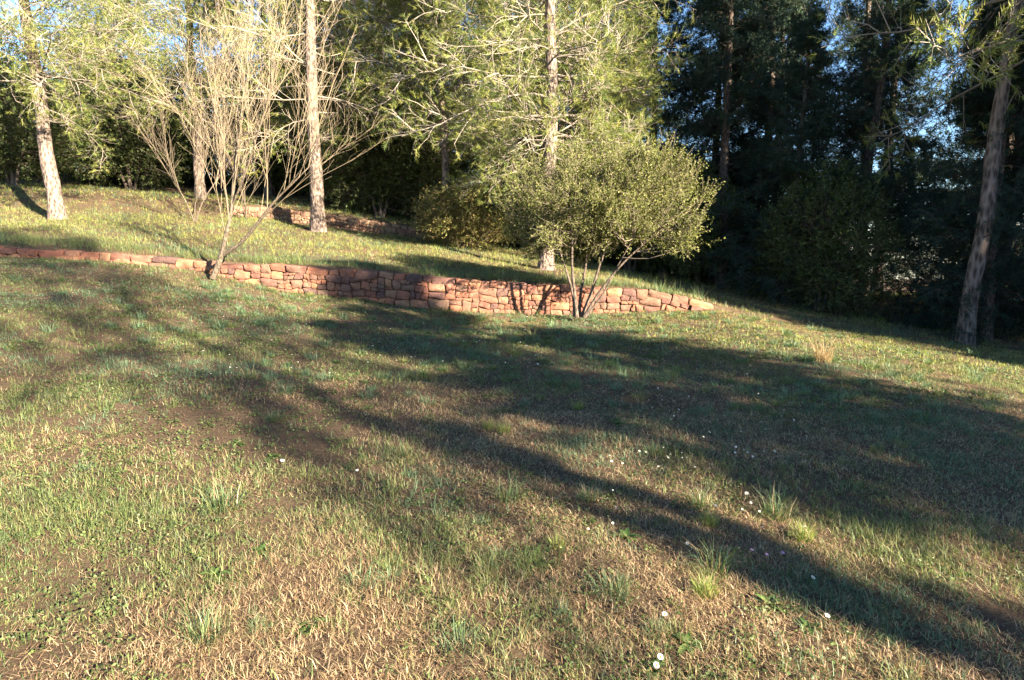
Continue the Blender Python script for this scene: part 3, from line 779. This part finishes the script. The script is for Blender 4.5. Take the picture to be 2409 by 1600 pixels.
# ------------------------------------------------------------------ bare multi-stemmed tree on the left
def bare_tree(seed, stems, radii, nlimb, nwhip, ntwig, wl, col, dens=1.0):
    rng = np.random.default_rng(seed)
    sp = [spline(np.array(s, float), 14) for s in stems]
    ms = []
    for s, (ra, rb) in zip(sp, radii):
        m = MB(); tubes(m, s[None], (np.linspace(ra, rb, 14) * rng.uniform(0.92, 1.1, 14))[None], 8, (0.2, 0.15, 0.1)); ms.append(m.mesh('stem', M_BBARK, True))
    main = np.array([s for s in sp])
    limb, _ = grow(rng, main, nlimb, 0.35, 1.0, 1.8, 0.5, 7, up=0.3, grav=0.05, wig=0.055)
    whip, _ = grow(rng, limb, nwhip, 0.25, 1.0, wl, 0.32, 7, up=0.2, grav=0.02, wig=0.045, taper_len=0.3)
    whip0, _ = grow(rng, main, nwhip, 0.4, 1.0, wl, 0.4, 7, up=0.5, grav=0.04, wig=0.05, taper_len=0.3)
    whip = np.concatenate([whip, whip0])
    twig, _ = grow(rng, whip, ntwig, 0.15, 0.98, 0.55, 0.6, 4, up=0.15, grav=0.02, wig=0.14)
    col = np.array(col)
    wm = MB()
    brs = []
    for l_ in limb:
        m = MB(); tubes(m, l_[None], (np.linspace(0.010, 0.004, 7) * rng.uniform(0.8, 1.3))[None], 6, col * rng.uniform(0.5, 0.85)); brs.append(m.mesh('branch', M_TWIG, True))
    tubes(wm, whip, np.full((len(whip), 7), 1.0) * np.linspace(0.0046, 0.002, 7), 4, col * rng.uniform(0.75, 1.2, (len(whip), 1)))
    tubes(wm, twig, np.full((len(twig), 4), 1.0) * np.linspace(0.0026, 0.0014, 4), 3, col * rng.uniform(0.8, 1.3, (len(twig), 1)))
    return dict(stems=ms, branches=brs, whips=wm.mesh('twigs', M_TWIG))
tb = P(503, 650, 11.9); tb[2] = gz(tb[0], tb[1])
def relb(px, py, d): return P(px, py, d) - tb
bt = bare_tree(5, [
    [relb(500, 655, 11.9), relb(518, 610, 11.9), relb(530, 560, 11.9), relb(545, 490, 11.9), relb(552, 400, 12.0), relb(560, 300, 12.1)],
    [relb(524, 600, 11.9), relb(570, 568, 11.8), relb(610, 520, 11.7), relb(645, 475, 11.6), relb(690, 430, 11.5), relb(735, 385, 11.5)],
    [relb(540, 505, 11.9), relb(528, 440, 12.1), relb(510, 380, 12.3), relb(490, 310, 12.4)],
    [relb(548, 480, 11.9), relb(580, 400, 11.7), relb(610, 300, 11.7), relb(640, 200, 11.8)],
], [(0.058, 0.018), (0.036, 0.010), (0.026, 0.008), (0.022, 0.007)], 5, 4, 12, 2.3, (0.26, 0.205, 0.135))
o = thing('bare_tree', 'leafless multi-stemmed tree with pale whips growing at the left of the wall', 'tree', tb)
for s in bt['stems']: link('stem', s, o)
for s in bt['branches']: link('branch', s, o)
link('twigs', bt['whips'], o, 'stuff')
bs = bare_tree(6, [[(0, 0, -0.1), (0.05, 0, 0.5), (0.2, 0, 1.2), (0.3, 0.1, 2.0)], [(0.02, 0, -0.1), (-0.15, 0, 0.5), (-0.45, 0.1, 1.2), (-0.6, 0, 2.0)], [(0, 0.02, -0.1), (0.25, 0.1, 0.6), (0.7, 0.1, 1.3), (1.0, 0, 1.9)]],
               [(0.024, 0.008)] * 3, 4, 4, 6, 1.6, (0.19, 0.15, 0.105))
GB = 'leafless shrubs at the left of the terrace'
for (px, d, sc, rz, lab) in [(470, 18.5, 1.0, 0.4, 'leafless shrub behind the bare tree trunk near the rubble wall'),
                             (590, 19.3, 0.85, 2.0, 'leafless shrub in front of the rubble wall left of the leaning pine')]:
    x = d * (px - CX) / F
    o = thing('bare_shrub', lab, 'shrub', (x, d, gz(x, d) - 0.03), rz, sc, GB)
    for s in bs['stems']: link('stem', s, o)
    for s in bs['branches']: link('branch', s, o)
    link('twigs', bs['whips'], o, 'stuff')

# ------------------------------------------------------------------ trees outside the frame that throw the shadows on the lawn
SD = np.array([sun_dir[0], sun_dir[1]]) / math.cos(SUN_EL)
def up_sun(px, py, dist):
    q = G(px, py); return q[0] + SD[0] * dist, q[1] + SD[1] * dist
GS = 'trees outside the picture on the sunny side'
for (x, y, kit, rz, sc, lab) in [
    (10.6, -2.1, darkA, 0.5, (1.2, 1.2, 0.8), 'dense conifer outside the picture casting the broad shadow band'),
    (12.45, -5.25, darkA, 1.4, (1.0, 1.0, 0.74), 'lower dense conifer outside the picture behind the one casting the broad shadow'),
    (7.85, -3.45, darkA, 0.6, (0.26, 0.26, 0.42), 'narrow young conifer outside the picture casting the soft shadow streak'),
    (12.4, -8.3, pineD, 2.5, (0.9, 0.9, 1.5), 'slim high-crowned pine outside the picture dappling the left of the lawn'),
    (13.9, 5.5, darkA, 1.2, 0.75, 'lower conifer outside the picture shading the lawn edge by the wood'),
    (15.2, 6.9, darkA, 0.3, 0.92, 'middle-sized conifer outside the picture next to the lower one'),
    (16.6, 8.2, darkA, 1.9, 1.1, 'third conifer outside the picture along the wood edge'),
    (18.0, 9.6, darkA, 3.9, 1.15, 'fourth conifer outside the picture along the wood edge'),
    (19.6, 11.2, darkA, 4.9, 1.15, 'fifth conifer outside the picture along the wood edge'),
    (17.4, 3.0, darkA, 5.5, 0.85, 'conifer outside the picture in the second row nearest the lawn'),
    (18.9, 4.6, darkA, 2.2, 1.1, 'conifer outside the picture in the middle of the second row'),
    (20.4, 6.2, darkA, 0.8, 1.15, 'tall conifer outside the picture late in the second row'),
    (22.0, 8.0, darkA, 4.1, 1.2, 'tall conifer outside the picture furthest to the sunny side'),
]:
    plant_tree('conifer_tree' if kit is darkA else 'pine_tree', kit, lab, 'tree', x, y, rz, sc, GS, (-0.075, 0.075) if 'casting the broad shadow band' in lab else (0, 0))

# ------------------------------------------------------------------ grass
STRAW = np.array([(0.46, 0.325, 0.20), (0.37, 0.245, 0.145), (0.54, 0.405, 0.26), (0.28, 0.175, 0.10), (0.42, 0.34, 0.18)])
GREEN = np.array([(0.13, 0.18, 0.06), (0.095, 0.145, 0.047), (0.18, 0.21, 0.075), (0.145, 0.185, 0.095), (0.24, 0.235, 0.10)])
YG = np.array([(0.30, 0.32, 0.09), (0.22, 0.255, 0.065), (0.36, 0.35, 0.12)])
BLUEG = np.array([(0.115, 0.18, 0.10), (0.15, 0.22, 0.12), (0.10, 0.16, 0.08)])
def blades(mb, rng, pos, L, az, lean, w, col, seg):
    N = len(pos)
    h = np.stack([np.cos(az), np.sin(az), np.zeros(N)], 1)
    side = np.stack([-np.sin(az), np.cos(az), np.zeros(N)], 1)
    tw = rng.uniform(-1, 1, (N, 1)); side = unit(side + h * tw)
    z = np.array([0, 0, 1.0])
    l = lean[:, None]; Lx = L[:, None]
    mid = pos + (z * np.cos(l * 0.6) + h * np.sin(l * 0.6)) * Lx * 0.5
    tip = mid + (z * np.cos(l * 1.5) + h * np.sin(l * 1.5)) * Lx * 0.5
    ww = np.asarray(w).reshape(-1, 1) * 0.5
    if seg == 2:
        v = np.stack([pos - side * ww, pos + side * ww, mid + side * ww * 0.85, mid - side * ww * 0.85, tip], 1)
        f0 = np.array([[0, 1, 2], [0, 2, 3], [3, 2, 4]]); n = 5
    else:
        v = np.stack([pos - side * ww, pos + side * ww, tip], 1); f0 = np.array([[0, 1, 2]]); n = 3
    f = (np.arange(N)[:, None, None] * n + f0[None]).reshape(-1, 3)
    mb.add(v.reshape(-1, 3), f, np.repeat(col, n, 0))

def pick(rng, pal, n): return pal[rng.integers(0, len(pal), n)]

soil_c = G(600, 1010)
def dry_light_map(x, y):
    d = 0.46 + 0.6 * (fbm(x * 0.55, y * 0.55, 41) - 0.5) * 2 + 0.45 * (fbm(x * 1.9, y * 1.9, 77) - 0.5) * 2
    d = d + 0.28 * np.exp(-((x - 0.9) / 1.6) ** 2 - ((y - 3.4) / 1.6) ** 2)
    d = d + 0.35 * np.exp(-((x + 0.6) / 1.5) ** 2 - ((y - 5.6) / 0.9) ** 2)
    d = d - 0.3 * np.exp(-((x + 1.7) / 1.3) ** 2 - ((y - 3.3) / 1.3) ** 2)
    d = d - (0.22 * sstep(6.5, 9.0, y) + 0.15 * sstep(10.8, 12.2, y)) * (1 - sstep(1.0, 3.0, x))
    d = d - 0.2 * sstep(5.0, 6.8, y) * (1 - sstep(10.0, 11.5, y)) * (0.4 + 0.6 * sstep(-3.5, -1.0, x))  # green look of the shaded mid lawn, put into the grass colour
    d = d + 0.15 * sstep(13.2, 15, y)  # drier terrace, also painting its sunlit yellow into the blades
    return 1 / (1 + np.exp(-(d - 0.52) * 7.5))
def bare_map(x, y):
    b = 1.7 * np.exp(-((x - soil_c[0]) / 1.1) ** 2 - ((y - soil_c[1]) / 0.6) ** 2) * (0.5 + fbm(x * 2, y * 2, 12))
    b = b + 0.35 * sstep(0.60, 0.75, fbm(x * 1.3, y * 1.3, 99))
    b = b + 0.6 * (1 - sstep(0.2, 0.38, noise(x * 8, y * 8, 88))) * (y < DW)
    for q in (b1, b2): b = b + np.exp(-(((x - q[0]) ** 2 + (y - q[1]) ** 2) / 0.3) ** 2)
    return np.clip(b, 0, 0.95)

grng = np.random.default_rng(99)
gm = MB()
BANDS = [(1.7, 3.4, 10500, 0.0026, 2, 0.95), (3.4, 5.6, 5800, 0.0036, 2, 0.9), (5.6, 8.6, 3500, 0.0054, 1, 0.85), (8.6, 12.32, 2000, 0.008, 1, 0.9), (12.62, 19.8, 1200, 0.0075, 1, 1.5), (19.8, 24, 420, 0.012, 1, 2.0)]
for (y0, y1, dens, w, seg, lm_) in BANDS:
    xm = 0.86 * y1 + 0.7
    n = int(dens * 2 * xm * (y1 - y0))
    nc = n // 5
    cxp = grng.uniform(-xm, xm, nc); cyp = grng.uniform(y0, y1, nc)
    ok = np.abs(cxp) < 0.86 * cyp + 0.7
    cxp, cyp = cxp[ok], cyp[ok]; nc = len(cxp)
    ok = grng.random(nc) > bare_map(cxp, cyp)
    cxp, cyp = cxp[ok], cyp[ok]; nc = len(cxp)
    per = 5
    dr = dry_light_map(cxp, cyp)
    isdry = grng.random(nc) < dr
    blue = (~isdry) & (fbm(cxp * 0.8, cyp * 0.8, 55) > 0.52)
    ccol = np.where(isdry[:, None], pick(grng, STRAW, nc), np.where(blue[:, None], pick(grng, BLUEG, nc), pick(grng, GREEN, nc)))
    yg = 0.5 * sstep(13.2, 14.6, cyp) + 0.5 * sstep(1.2, 3.0, cxp) * sstep(7.5, 9.5, cyp) * (cyp < DW)  # brighter blades paint the sunlit look of terrace and right-hand strip
    ccol = np.where((grng.random(nc) < yg)[:, None], pick(grng, YG, nc), ccol)
    Lc = np.where(isdry, grng.uniform(0.025, 0.06, nc), grng.uniform(0.03, 0.085, nc)) * lm_ * (0.35 + 1.3 * fbm(cxp * 1.5, cyp * 1.5, 31))
    edge = np.exp(-((cyp - yw(cxp) - 0.55) / 0.4) ** 2) * (cyp > DW) * (cxp < WALL_X1)
    foot = np.exp(-((cyp - yw(cxp) + 0.12) / 0.18) ** 2) * (cyp < yw(cxp))
    Lc = Lc * (1 + 1.5 * edge * (0.4 + 1.2 * fbm(cxp * 2.2, cyp * 2.2, 61)) + 1.1 * foot * (0.2 + 1.4 * fbm(cxp * 2.5, cyp * 2.5, 62)))
    ccol = np.where((grng.random(nc) < 0.75 * np.clip(edge + foot, 0, 1))[:, None], pick(grng, GREEN, nc), ccol)
    sp_ = 0.014 + 0.012 * grng.random(nc)
    bxp = np.repeat(cxp, per) + grng.normal(0, 1, nc * per) * np.repeat(sp_, per)
    byp = np.repeat(cyp, per) + grng.normal(0, 1, nc * per) * np.repeat(sp_, per)
    N = len(bxp)
    if y0 > DW: byp = np.maximum(byp, yw(bxp) + 0.2)
    elif y1 > 12: byp = np.where(bxp < WALL_X1 + 0.1, np.minimum(byp, yw(bxp) - 0.05), byp)
    pos = np.stack([bxp, byp, ground(bxp, byp) - 0.004], 1)
    L = np.repeat(Lc, per) * grng.uniform(0.5, 1.3, N)
    lean = np.abs(grng.normal(0.82, 0.42, N)) + np.repeat(isdry, per) * grng.uniform(0.0, 0.8, N)
    col = np.repeat(ccol, per, 0) * grng.uniform(0.7, 1.25, (N, 1))
    blades(gm, grng, pos, L, grng.random(N) * 2 * np.pi, lean, w * grng.uniform(0.7, 1.4, N), col, seg)
# thatch: dead blades lying flat on the soil
for (y0, y1, dens, w) in [(1.7, 3.4, 4600, 0.0028), (3.4, 5.6, 2700, 0.0038), (5.6, 8.6, 1300, 0.006), (8.6, 12.3, 600, 0.008)]:
    xm = 0.86 * y1 + 0.7; n = int(dens * 2 * xm * (y1 - y0))
    x = grng.uniform(-xm, xm, n); y = grng.uniform(y0, y1, n)
    ok = (np.abs(x) < 0.86 * y + 0.7) & (grng.random(n) > 0.8 * bare_map(x, y)) & (grng.random(n) < 0.25 + dry_light_map(x, y))
    x, y = x[ok], y[ok]; n = len(x)
    pos = np.stack([x, y, ground(x, y) + grng.uniform(0.002, 0.02, n)], 1)
    blades(gm, grng, pos, grng.uniform(0.03, 0.075, n), grng.random(n) * 2 * np.pi, grng.uniform(1.0, 1.25, n), w * grng.uniform(0.6, 1.3, n), pick(grng, STRAW, n) * grng.uniform(0.55, 1.1, (n, 1)), 1)
# many small loose tufts of longer blue-green blades, most of them in the middle of the lawn
nt_ = 1500
tx_ = grng.uniform(-9, 9, nt_); ty_ = grng.uniform(2.0, 12.0, nt_)
ok = (np.abs(tx_) < 0.86 * ty_ + 0.5) & (grng.random(nt_) < 0.12 + 1.2 * sstep(0.42, 0.6, fbm(tx_ * 0.5, ty_ * 0.5, 207)) * (0.65 + 0.35 * sstep(5.0, 7.0, ty_)))
tx_, ty_ = tx_[ok], ty_[ok]; nt_ = len(tx_); per = 55
tcol = np.where((grng.random(nt_) < 0.6)[:, None], pick(grng, BLUEG * 1.1, nt_), pick(grng, GREEN, nt_))
sc_ = grng.uniform(0.5, 1.1, nt_)
a_ = grng.random(nt_ * per) * 2 * np.pi; r_ = 0.07 * np.sqrt(grng.random(nt_ * per)) * np.repeat(sc_, per)
x = np.repeat(tx_, per) + r_ * np.cos(a_); y = np.repeat(ty_, per) + r_ * np.sin(a_)
y = np.where(x < WALL_X1 + 0.1, np.minimum(y, yw(x) - 0.05), y)
blades(gm, grng, np.stack([x, y, ground(x, y) - 0.004], 1), 0.15 * np.repeat(sc_, per) * grng.uniform(0.5, 1.2, len(x)), a_ + grng.normal(0, 0.5, len(x)), np.clip(grng.normal(0.85, 0.35, len(x)), 0.1, 1.3), np.clip(0.0007 * y, 0.0026, 0.006) * grng.uniform(0.7, 1.3, len(x)), np.repeat(tcol, per, 0) * grng.uniform(0.75, 1.2, (len(x), 1)), 2)
# small round-leaved ground cover between the blades
for (y0, y1, dens, s) in [(1.7, 5.6, 120, 0.016), (5.6, 12.3, 45, 0.024)]:
    xm = 0.86 * y1 + 0.7; n = int(dens * 2 * xm * (y1 - y0))
    x = grng.uniform(-xm, xm, n); y = grng.uniform(y0, y1, n)
    ok = (np.abs(x) < 0.86 * y + 0.7) & (grng.random(n) < 1.25 * sstep(0.45, 0.62, fbm(x * 1.1, y * 1.1, 63)))
    x, y = x[ok], y[ok]; n = len(x)
    x = np.repeat(x, 13); y = np.repeat(y, 13); n = len(x)
    d = np.stack([grng.normal(size=n), grng.normal(size=n), np.zeros(n)], 1); d = unit(d)
    rr = grng.uniform(0.0, 0.045, n); x = x + d[:, 0] * rr; y = y + d[:, 1] * rr
    pos = np.stack([x, y, ground(x, y) + grng.uniform(0.008, 0.035, n)], 1)
    d[:, 2] = grng.uniform(-0.2, 0.7, n)
    leaves(gm, grng, pos, d, s, np.array([(0.085, 0.12, 0.035), (0.12, 0.155, 0.05), (0.065, 0.095, 0.035)]), 0.35, 0.7)
go = gm.build('grass', M_GRASS, kind='stuff')
go['label'] = 'short patchy lawn grass, dry straw mixed with green'

# ------------------------------------------------------------------ individual tussocks, weeds and flowers
def tussock_mesh(seed, n, L, spread, lean, w, pal, name):
    r = np.random.default_rng(seed)
    a = r.random(n) * 2 * np.pi; rr = spread * np.sqrt(r.random(n))
    pos = np.stack([rr * np.cos(a), rr * np.sin(a), np.full(n, -0.005)], 1)
    m = MB()
    col = np.where((r.random(n) < 0.16)[:, None], pick(r, STRAW, n), pick(r, pal, n))
    blades(m, r, pos, L * r.uniform(0.3, 1.2, n) ** 1.2, a + r.normal(0, 0.9, n), np.clip(lean * (0.35 + rr / spread) * r.uniform(0.3, 1.5, n), 0.05, 1.3), w * r.uniform(0.6, 1.3, n), col * r.uniform(0.65, 1.25, (n, 1)), 2)
    return m.mesh(name, M_GRASS)
T_BLUE = [tussock_mesh(900 + i, 230, 0.19, 0.085, 1.0, 0.0036, np.vstack([BLUEG * 1.1, GREEN]), 'tussock') for i in range(3)]
T_GREEN = [tussock_mesh(930 + i, 280, 0.14, 0.06, 0.6, 0.003, np.array([(0.20, 0.27, 0.06), (0.17, 0.23, 0.06), (0.27, 0.30, 0.09)]), 'tussock') for i in range(2)]
T_DRY = [tussock_mesh(950, 260, 0.28, 0.09, 0.55, 0.004, STRAW, 'tussock')]
GT = 'grass tussocks in the lawn'
for (px, py, kind, sc, lab) in [
    (1195, 1175, 'b', 1.05, 'blue-green arching tussock standing alone in the centre foreground'),
    (520, 1200, 'b', 1.25, 'large blue-green tussock at the left side of the foreground'),
    (1660, 1400, 'g', 1.0, 'bright green upright tussock lit by sun in the right foreground'),
    (1680, 1345, 'b', 1.1, 'dusky blue-green tussock right behind the bright upright tussock'),
    (1310, 1290, 'g', 0.7, 'small bright green tussock in the dry straw near the foreground centre'),
    (1150, 1010, 'g', 0.85, 'yellow-green tussock left of a twin in mid lawn'),
    (1185, 1020, 'g', 0.95, 'yellow-green tussock right of its twin in mid lawn'),
    (950, 1075, 'b', 0.8, 'pale tussock with arching blades below the bare soil patch'),
    (640, 990, 'b', 0.8, 'wispy tussock on the edge of the bare soil patch'),
    (1670, 1235, 'g', 0.9, 'green upright tussock at the shadow edge on the right'),
    (1650, 1195, 'b', 0.9, 'blue-green tussock behind the upright one at the shadow edge'),
    (1825, 1215, 'b', 1.1, 'blue-green arching tussock in the shadow near the right side'),
    (1890, 1270, 'g', 1.0, 'bright green tussock near the right side below the arching one'),
    (1455, 1395, 'b', 0.75, 'thin tussock among straw left of the bright upright tussock'),
    (1540, 1070, 'b', 0.8, 'low blue-green tussock on the lit strip of the lawn'),
    (1350, 910, 'b', 0.9, 'dark blue tussock inside the broad shadow band'),
    (1360, 965, 'g', 0.9, 'dark green tussock on the lower rim of the broad shadow'),
    (960, 890, 'b', 1.0, 'spreading tussock where the left lawn meets the shadow'),
    (1000, 830, 'b', 1.1, 'tall blue-green tussock left of the broad shadow band'),
    (940, 800, 'b', 1.0, 'tall blue-green tussock in mid lawn below the wall'),
    (1060, 815, 'b', 1.0, 'blue-green tussock right of the pair below the wall'),
    (590, 890, 'b', 0.9, 'blue-green tussock at the left of the mid lawn'),
    (1385, 1180, 'b', 0.7, 'small tussock right of the centre foreground tussock'),
    (730, 700, 'g', 1.1, 'leafy green clump against the foot of the wall'),
    (1660, 745, 'g', 1.2, 'bright clump at the right end of the stone wall'),
    (1935, 850, 'd', 1.4, 'tall dry tussock at the right of the sunlit lawn'),
    (1030, 640, 'b', 1.5, 'arching tussock overhanging the top of the wall'),
    (700, 610, 'b', 1.5, 'large tussock on top of the wall near the bare tree'),
    (1560, 655, 'd', 1.3, 'dry tussock above the right end of the wall'),
    (610, 1490, 'b', 0.5, 'small tussock near the lower left'),
    (480, 1500, 'b', 0.9, 'tussock at the lower left of the foreground'),
    (1545, 1500, 'b', 0.55, 'thin stiff tussock near the lower right'),
]:
    q = G(px, py, 2.0)
    pool = {'b': T_BLUE, 'g': T_GREEN, 'd': T_DRY}[kind]
    me = pool[int(px) % len(pool)]
    o = link('grass_tussock', me)
    sc = sc * 0.82; o.location = tuple(q); o.rotation_euler = (0, 0, px * 0.37); o.scale = (sc, sc, sc)
    tag(o, lab, 'grass tussock', GT)

def rosette_mesh(seed, n, L, pal):
    r = np.random.default_rng(seed); m = MB()
    for i in range(n):
        a = i * 2.4 + r.normal(0, 0.2); el = r.uniform(0.15, 0.9); l = L * r.uniform(0.6, 1.1); wd = l * r.uniform(0.28, 0.4)
        h = np.array([math.cos(a), math.sin(a), 0]); s = np.array([-math.sin(a), math.cos(a), 0]); z = np.array([0, 0, 1.0])
        pts = []; K = 5
        for k in range(K):
            t = k / (K - 1); e = el - 0.9 * t * t
            c = h * l * t * math.cos(el * 0.6) + z * (l * (math.sin(el) * t - 0.35 * t * t))
            ww = wd * 0.5 * (math.sin(math.pi * min(0.97, 0.12 + t * 0.88)) ** 0.8)
            pts += [c - s * ww + z * ww * 0.35, c, c + s * ww + z * ww * 0.35]
        f = []
        for k in range(K - 1):
            b = k * 3
            for j in (0, 1): f += [(b + j, b + j + 1, b + j + 4), (b + j, b + j + 4, b + j + 3)]
        m.add(np.array(pts) + z * 0.005, np.array(f), pal[r.integers(0, len(pal))] * r.uniform(0.8, 1.2))
    return m.mesh('rosette', M_LEAF, True)
WEED = np.array([(0.05, 0.095, 0.025), (0.065, 0.115, 0.03), (0.09, 0.14, 0.04)])
ROS = [rosette_mesh(70 + i, 11, 0.11, WEED) for i in range(3)]
GW = 'broad-leaved weeds in the lawn'
for (px, py, sc, lab) in [
    (1620, 1520, 1.0, 'dark green broad-leaved weed in the lower right straw'),
    (1530, 1580, 1.0, 'dark green weed beside the yellow-centred daisies at the bottom'),
    (1380, 1238, 0.9, 'dark ribbed weed at the lit edge of the thin shadow'),
    (1365, 1292, 0.6, 'single bright weed beside the small bright tussock'),
    (1475, 1270, 1.1, 'dark weed clump inside the thin shadow streak'),
    (1010, 1160, 0.6, 'bright yellow-green weed left of the lone foreground tussock'),
    (735, 1470, 0.9, 'rounded weed in the lower left foreground'),
    (720, 1490, 0.7, 'second rounded weed touching the one in the lower left'),
    (620, 1300, 0.9, 'dark weed in the green patch on the left'),
    (560, 1050, 0.8, 'small-leaved weed on the bare soil patch'),
    (640, 1080, 0.7, 'small weed beside the white pebble on the soil'),
    (790, 855, 1.0, 'dark green weed left in the mid lawn shade'),
    (680, 860, 1.0, 'dark green weed near pale flowers at the left of the mid lawn'),
    (1450, 1000, 1.0, 'dark green weed on the bright strip in mid lawn'),
    (1810, 1430, 1.0, 'weed in the shade near the right side of the foreground'),
    (1900, 1480, 0.8, 'weed near the right edge at the bottom'),
    (505, 1360, 0.9, 'bright broad weed at the left edge of the foreground'),
]:
    q = G(px, py, 2.0); o = link('weed', ROS[px % 3]); sc = sc * 0.8; o.location = tuple(q); o.rotation_euler = (0, 0, py * 0.7); o.scale = (sc, sc, sc)
    tag(o, lab, 'weed', GW)

def petal_mesh(seed, n, r0, r1, col, cup=0.12):
    r = np.random.default_rng(seed); m = MB()
    for i in range(n):
        a = 2 * math.pi * i / n + r.normal(0, 0.05); h = np.array([math.cos(a), math.sin(a), 0]); s = np.array([-math.sin(a), math.cos(a), 0]); z = np.array([0, 0, 1.0])
        w = r1 * 0.2; zz = r.normal(0, 0.08) * r1
        m.add([h * r0 - s * w * 0.5, h * r0 + s * w * 0.5, h * r1 * 0.75 + s * w + z * (cup * r1 + zz), h * r1 + z * (cup * r1 + zz) * 1.2, h * r1 * 0.75 - s * w + z * (cup * r1 + zz)], [(0, 1, 2), (0, 2, 4), (4, 2, 3)], np.array(col) * r.uniform(0.9, 1.05))
    return m
def dome(m, r, col, n=10, hgt=0.6):
    a = np.arange(n) * 2 * np.pi / n
    v = np.vstack([np.stack([r * np.cos(a), r * np.sin(a), 0 * a], 1), np.stack([r * 0.65 * np.cos(a), r * 0.65 * np.sin(a), 0 * a + r * hgt * 0.7], 1), [[0, 0, r * hgt]]])
    f = []
    for i in range(n):
        j = (i + 1) % n; f += [(i, j, n + j), (i, n + j, n + i), (n + i, n + j, 2 * n)]
    m.add(v, f, col)
def flower_kit(petal_col, disc_col, r1, seed, n=13):
    pm = petal_mesh(seed, n, r1 * 0.3, r1, petal_col).mesh('petals', M_PETAL)
    dm = MB(); dome(dm, r1 * 0.4, disc_col); dmm = dm.mesh('disc', M_PETAL, True)
    return pm, dmm
def stem_for(h):
    m = MB(); tubes(m, np.array([[(0, 0, 0), (0.003, 0.002, -h * 0.5), (0.0, 0.006, -h)]]), np.full((1, 3), 0.0013), 4, (0.1, 0.15, 0.05)); return m.mesh('stem', M_GRASS)
STEM = stem_for(0.09)
K_WHITE = flower_kit((0.78, 0.76, 0.72), (0.55, 0.38, 0.04), 0.0105, 1)
K_PINK = flower_kit((0.62, 0.36, 0.52), (0.45, 0.28, 0.30), 0.010, 2)
K_BIG = flower_kit((0.8, 0.79, 0.76), (0.75, 0.48, 0.02), 0.0125, 3, 15)
frng = np.random.default_rng(5)
for (px, py, r, lab) in [(664, 1096, 0.017, 'small white pebble on the bare soil patch'), (840, 1120, 0.012, 'pale flat pebble in the green turf right of the soil patch')]:
    q = G(px, py, 2.0); m = MB(); a = np.linspace(0, 2 * np.pi, 13)[:-1]; rr = frng.uniform(0.8, 1.1, 12)
    ring = lambda k, z: np.stack([r * k * rr * np.cos(a), r * 0.7 * k * rr * np.sin(a), np.full(12, z * r)], 1)
    v = np.vstack([ring(0.7, -0.3), ring(1.0, 0.15), ring(0.7, 0.5), [[0, 0, 0.6 * r]]]); f = []
    for l in (0, 12):
        for i in range(12):
            j = (i + 1) % 12; f += [(l + i, l + j, l + 12 + j), (l + i, l + 12 + j, l + 12 + i)]
    f += [(24 + i, 24 + (i + 1) % 12, 36) for i in range(12)]
    m.add(v, f, (0.7, 0.66, 0.6)); o = m.build('pebble', M_TWIG, smooth=True); o.location = (q[0], q[1], q[2] + 0.03); tag(o, lab, 'pebble', 'pebbles in the lawn')
def flower(name, kit, q, h, label, cat, group, tiltmax=0.6, sc=1.0, disc_name='disc'):
    o = thing(name, label, cat, (q[0], q[1], q[2] + h), frng.uniform(-0.4, 0.4), sc, group, (0.45 + frng.uniform(-0.3, 0.3), 0.25 + frng.uniform(-0.3, 0.3)))
    link('petals', kit[0], o); link(disc_name, kit[1], o); link('stem', STEM, o)
    return o
flower('daisy', K_BIG, G(1552, 1586, 2.0), 0.06, 'white daisy with yellow centre, upper of the two at the bottom edge', 'flower', 'daisies at the bottom edge')
flower('daisy', K_BIG, G(1543, 1597, 2.0), 0.05, 'yellow-centred daisy, lower of the two at the bottom edge', 'flower', 'daisies at the bottom edge')
for (px, py, lab) in [(1767, 1321, 'pink flower in the shade, left of three at the right foreground'), (1802, 1333, 'dull pink flower in the middle of three at the right foreground'), (1840, 1328, 'pink flower, right of three in the shaded right foreground')]:
    flower('pink_flower', K_PINK, G(px, py, 2.0), 0.06, lab, 'flower', 'pink flowers in the right foreground')
for (px, py, lab) in [(1910, 1395, 'white daisy in the shade at the right edge of the foreground'), (1943, 1490, 'cream daisy near the right edge at the bottom'), (1562, 1485, 'cream daisy in the straw at the lower right'),
                      (1755, 1190, 'white daisy beside a pale leaf in the shade at right'), (1668, 1040, 'white daisy on a tall stem in mid shade at right'), (1265, 870, 'white daisy in the left part of the broad shadow')]:
    flower('daisy', K_WHITE, G(px, py, 2.0), 0.07, lab, 'flower', 'single daisies', sc=1.15)
areas = [('tiny white daisy scattered in the shaded lawn below the middle of the wall', 60, 860, 1330, 735, 870),
         ('tiny white daisy scattered in the dark lawn on the right', 50, 1500, 1940, 890, 1130),
         ('tiny pale daisy scattered in the lawn left of the soil patch and below the wall', 22, 470, 860, 740, 900),
         ('tiny daisy scattered in the right foreground straw and shade', 16, 1280, 1900, 1080, 1320)]
for (lab, n, x0, x1, y0, y1) in areas:
    for _ in range(n):
        q = G(frng.uniform(x0, x1), frng.uniform(y0, y1), 2.0)
        flower('daisy', K_WHITE, q, frng.uniform(0.045, 0.085), lab, 'flower', lab.replace('tiny ', '').replace('daisy', 'daisies'), sc=frng.uniform(0.55, 0.95))
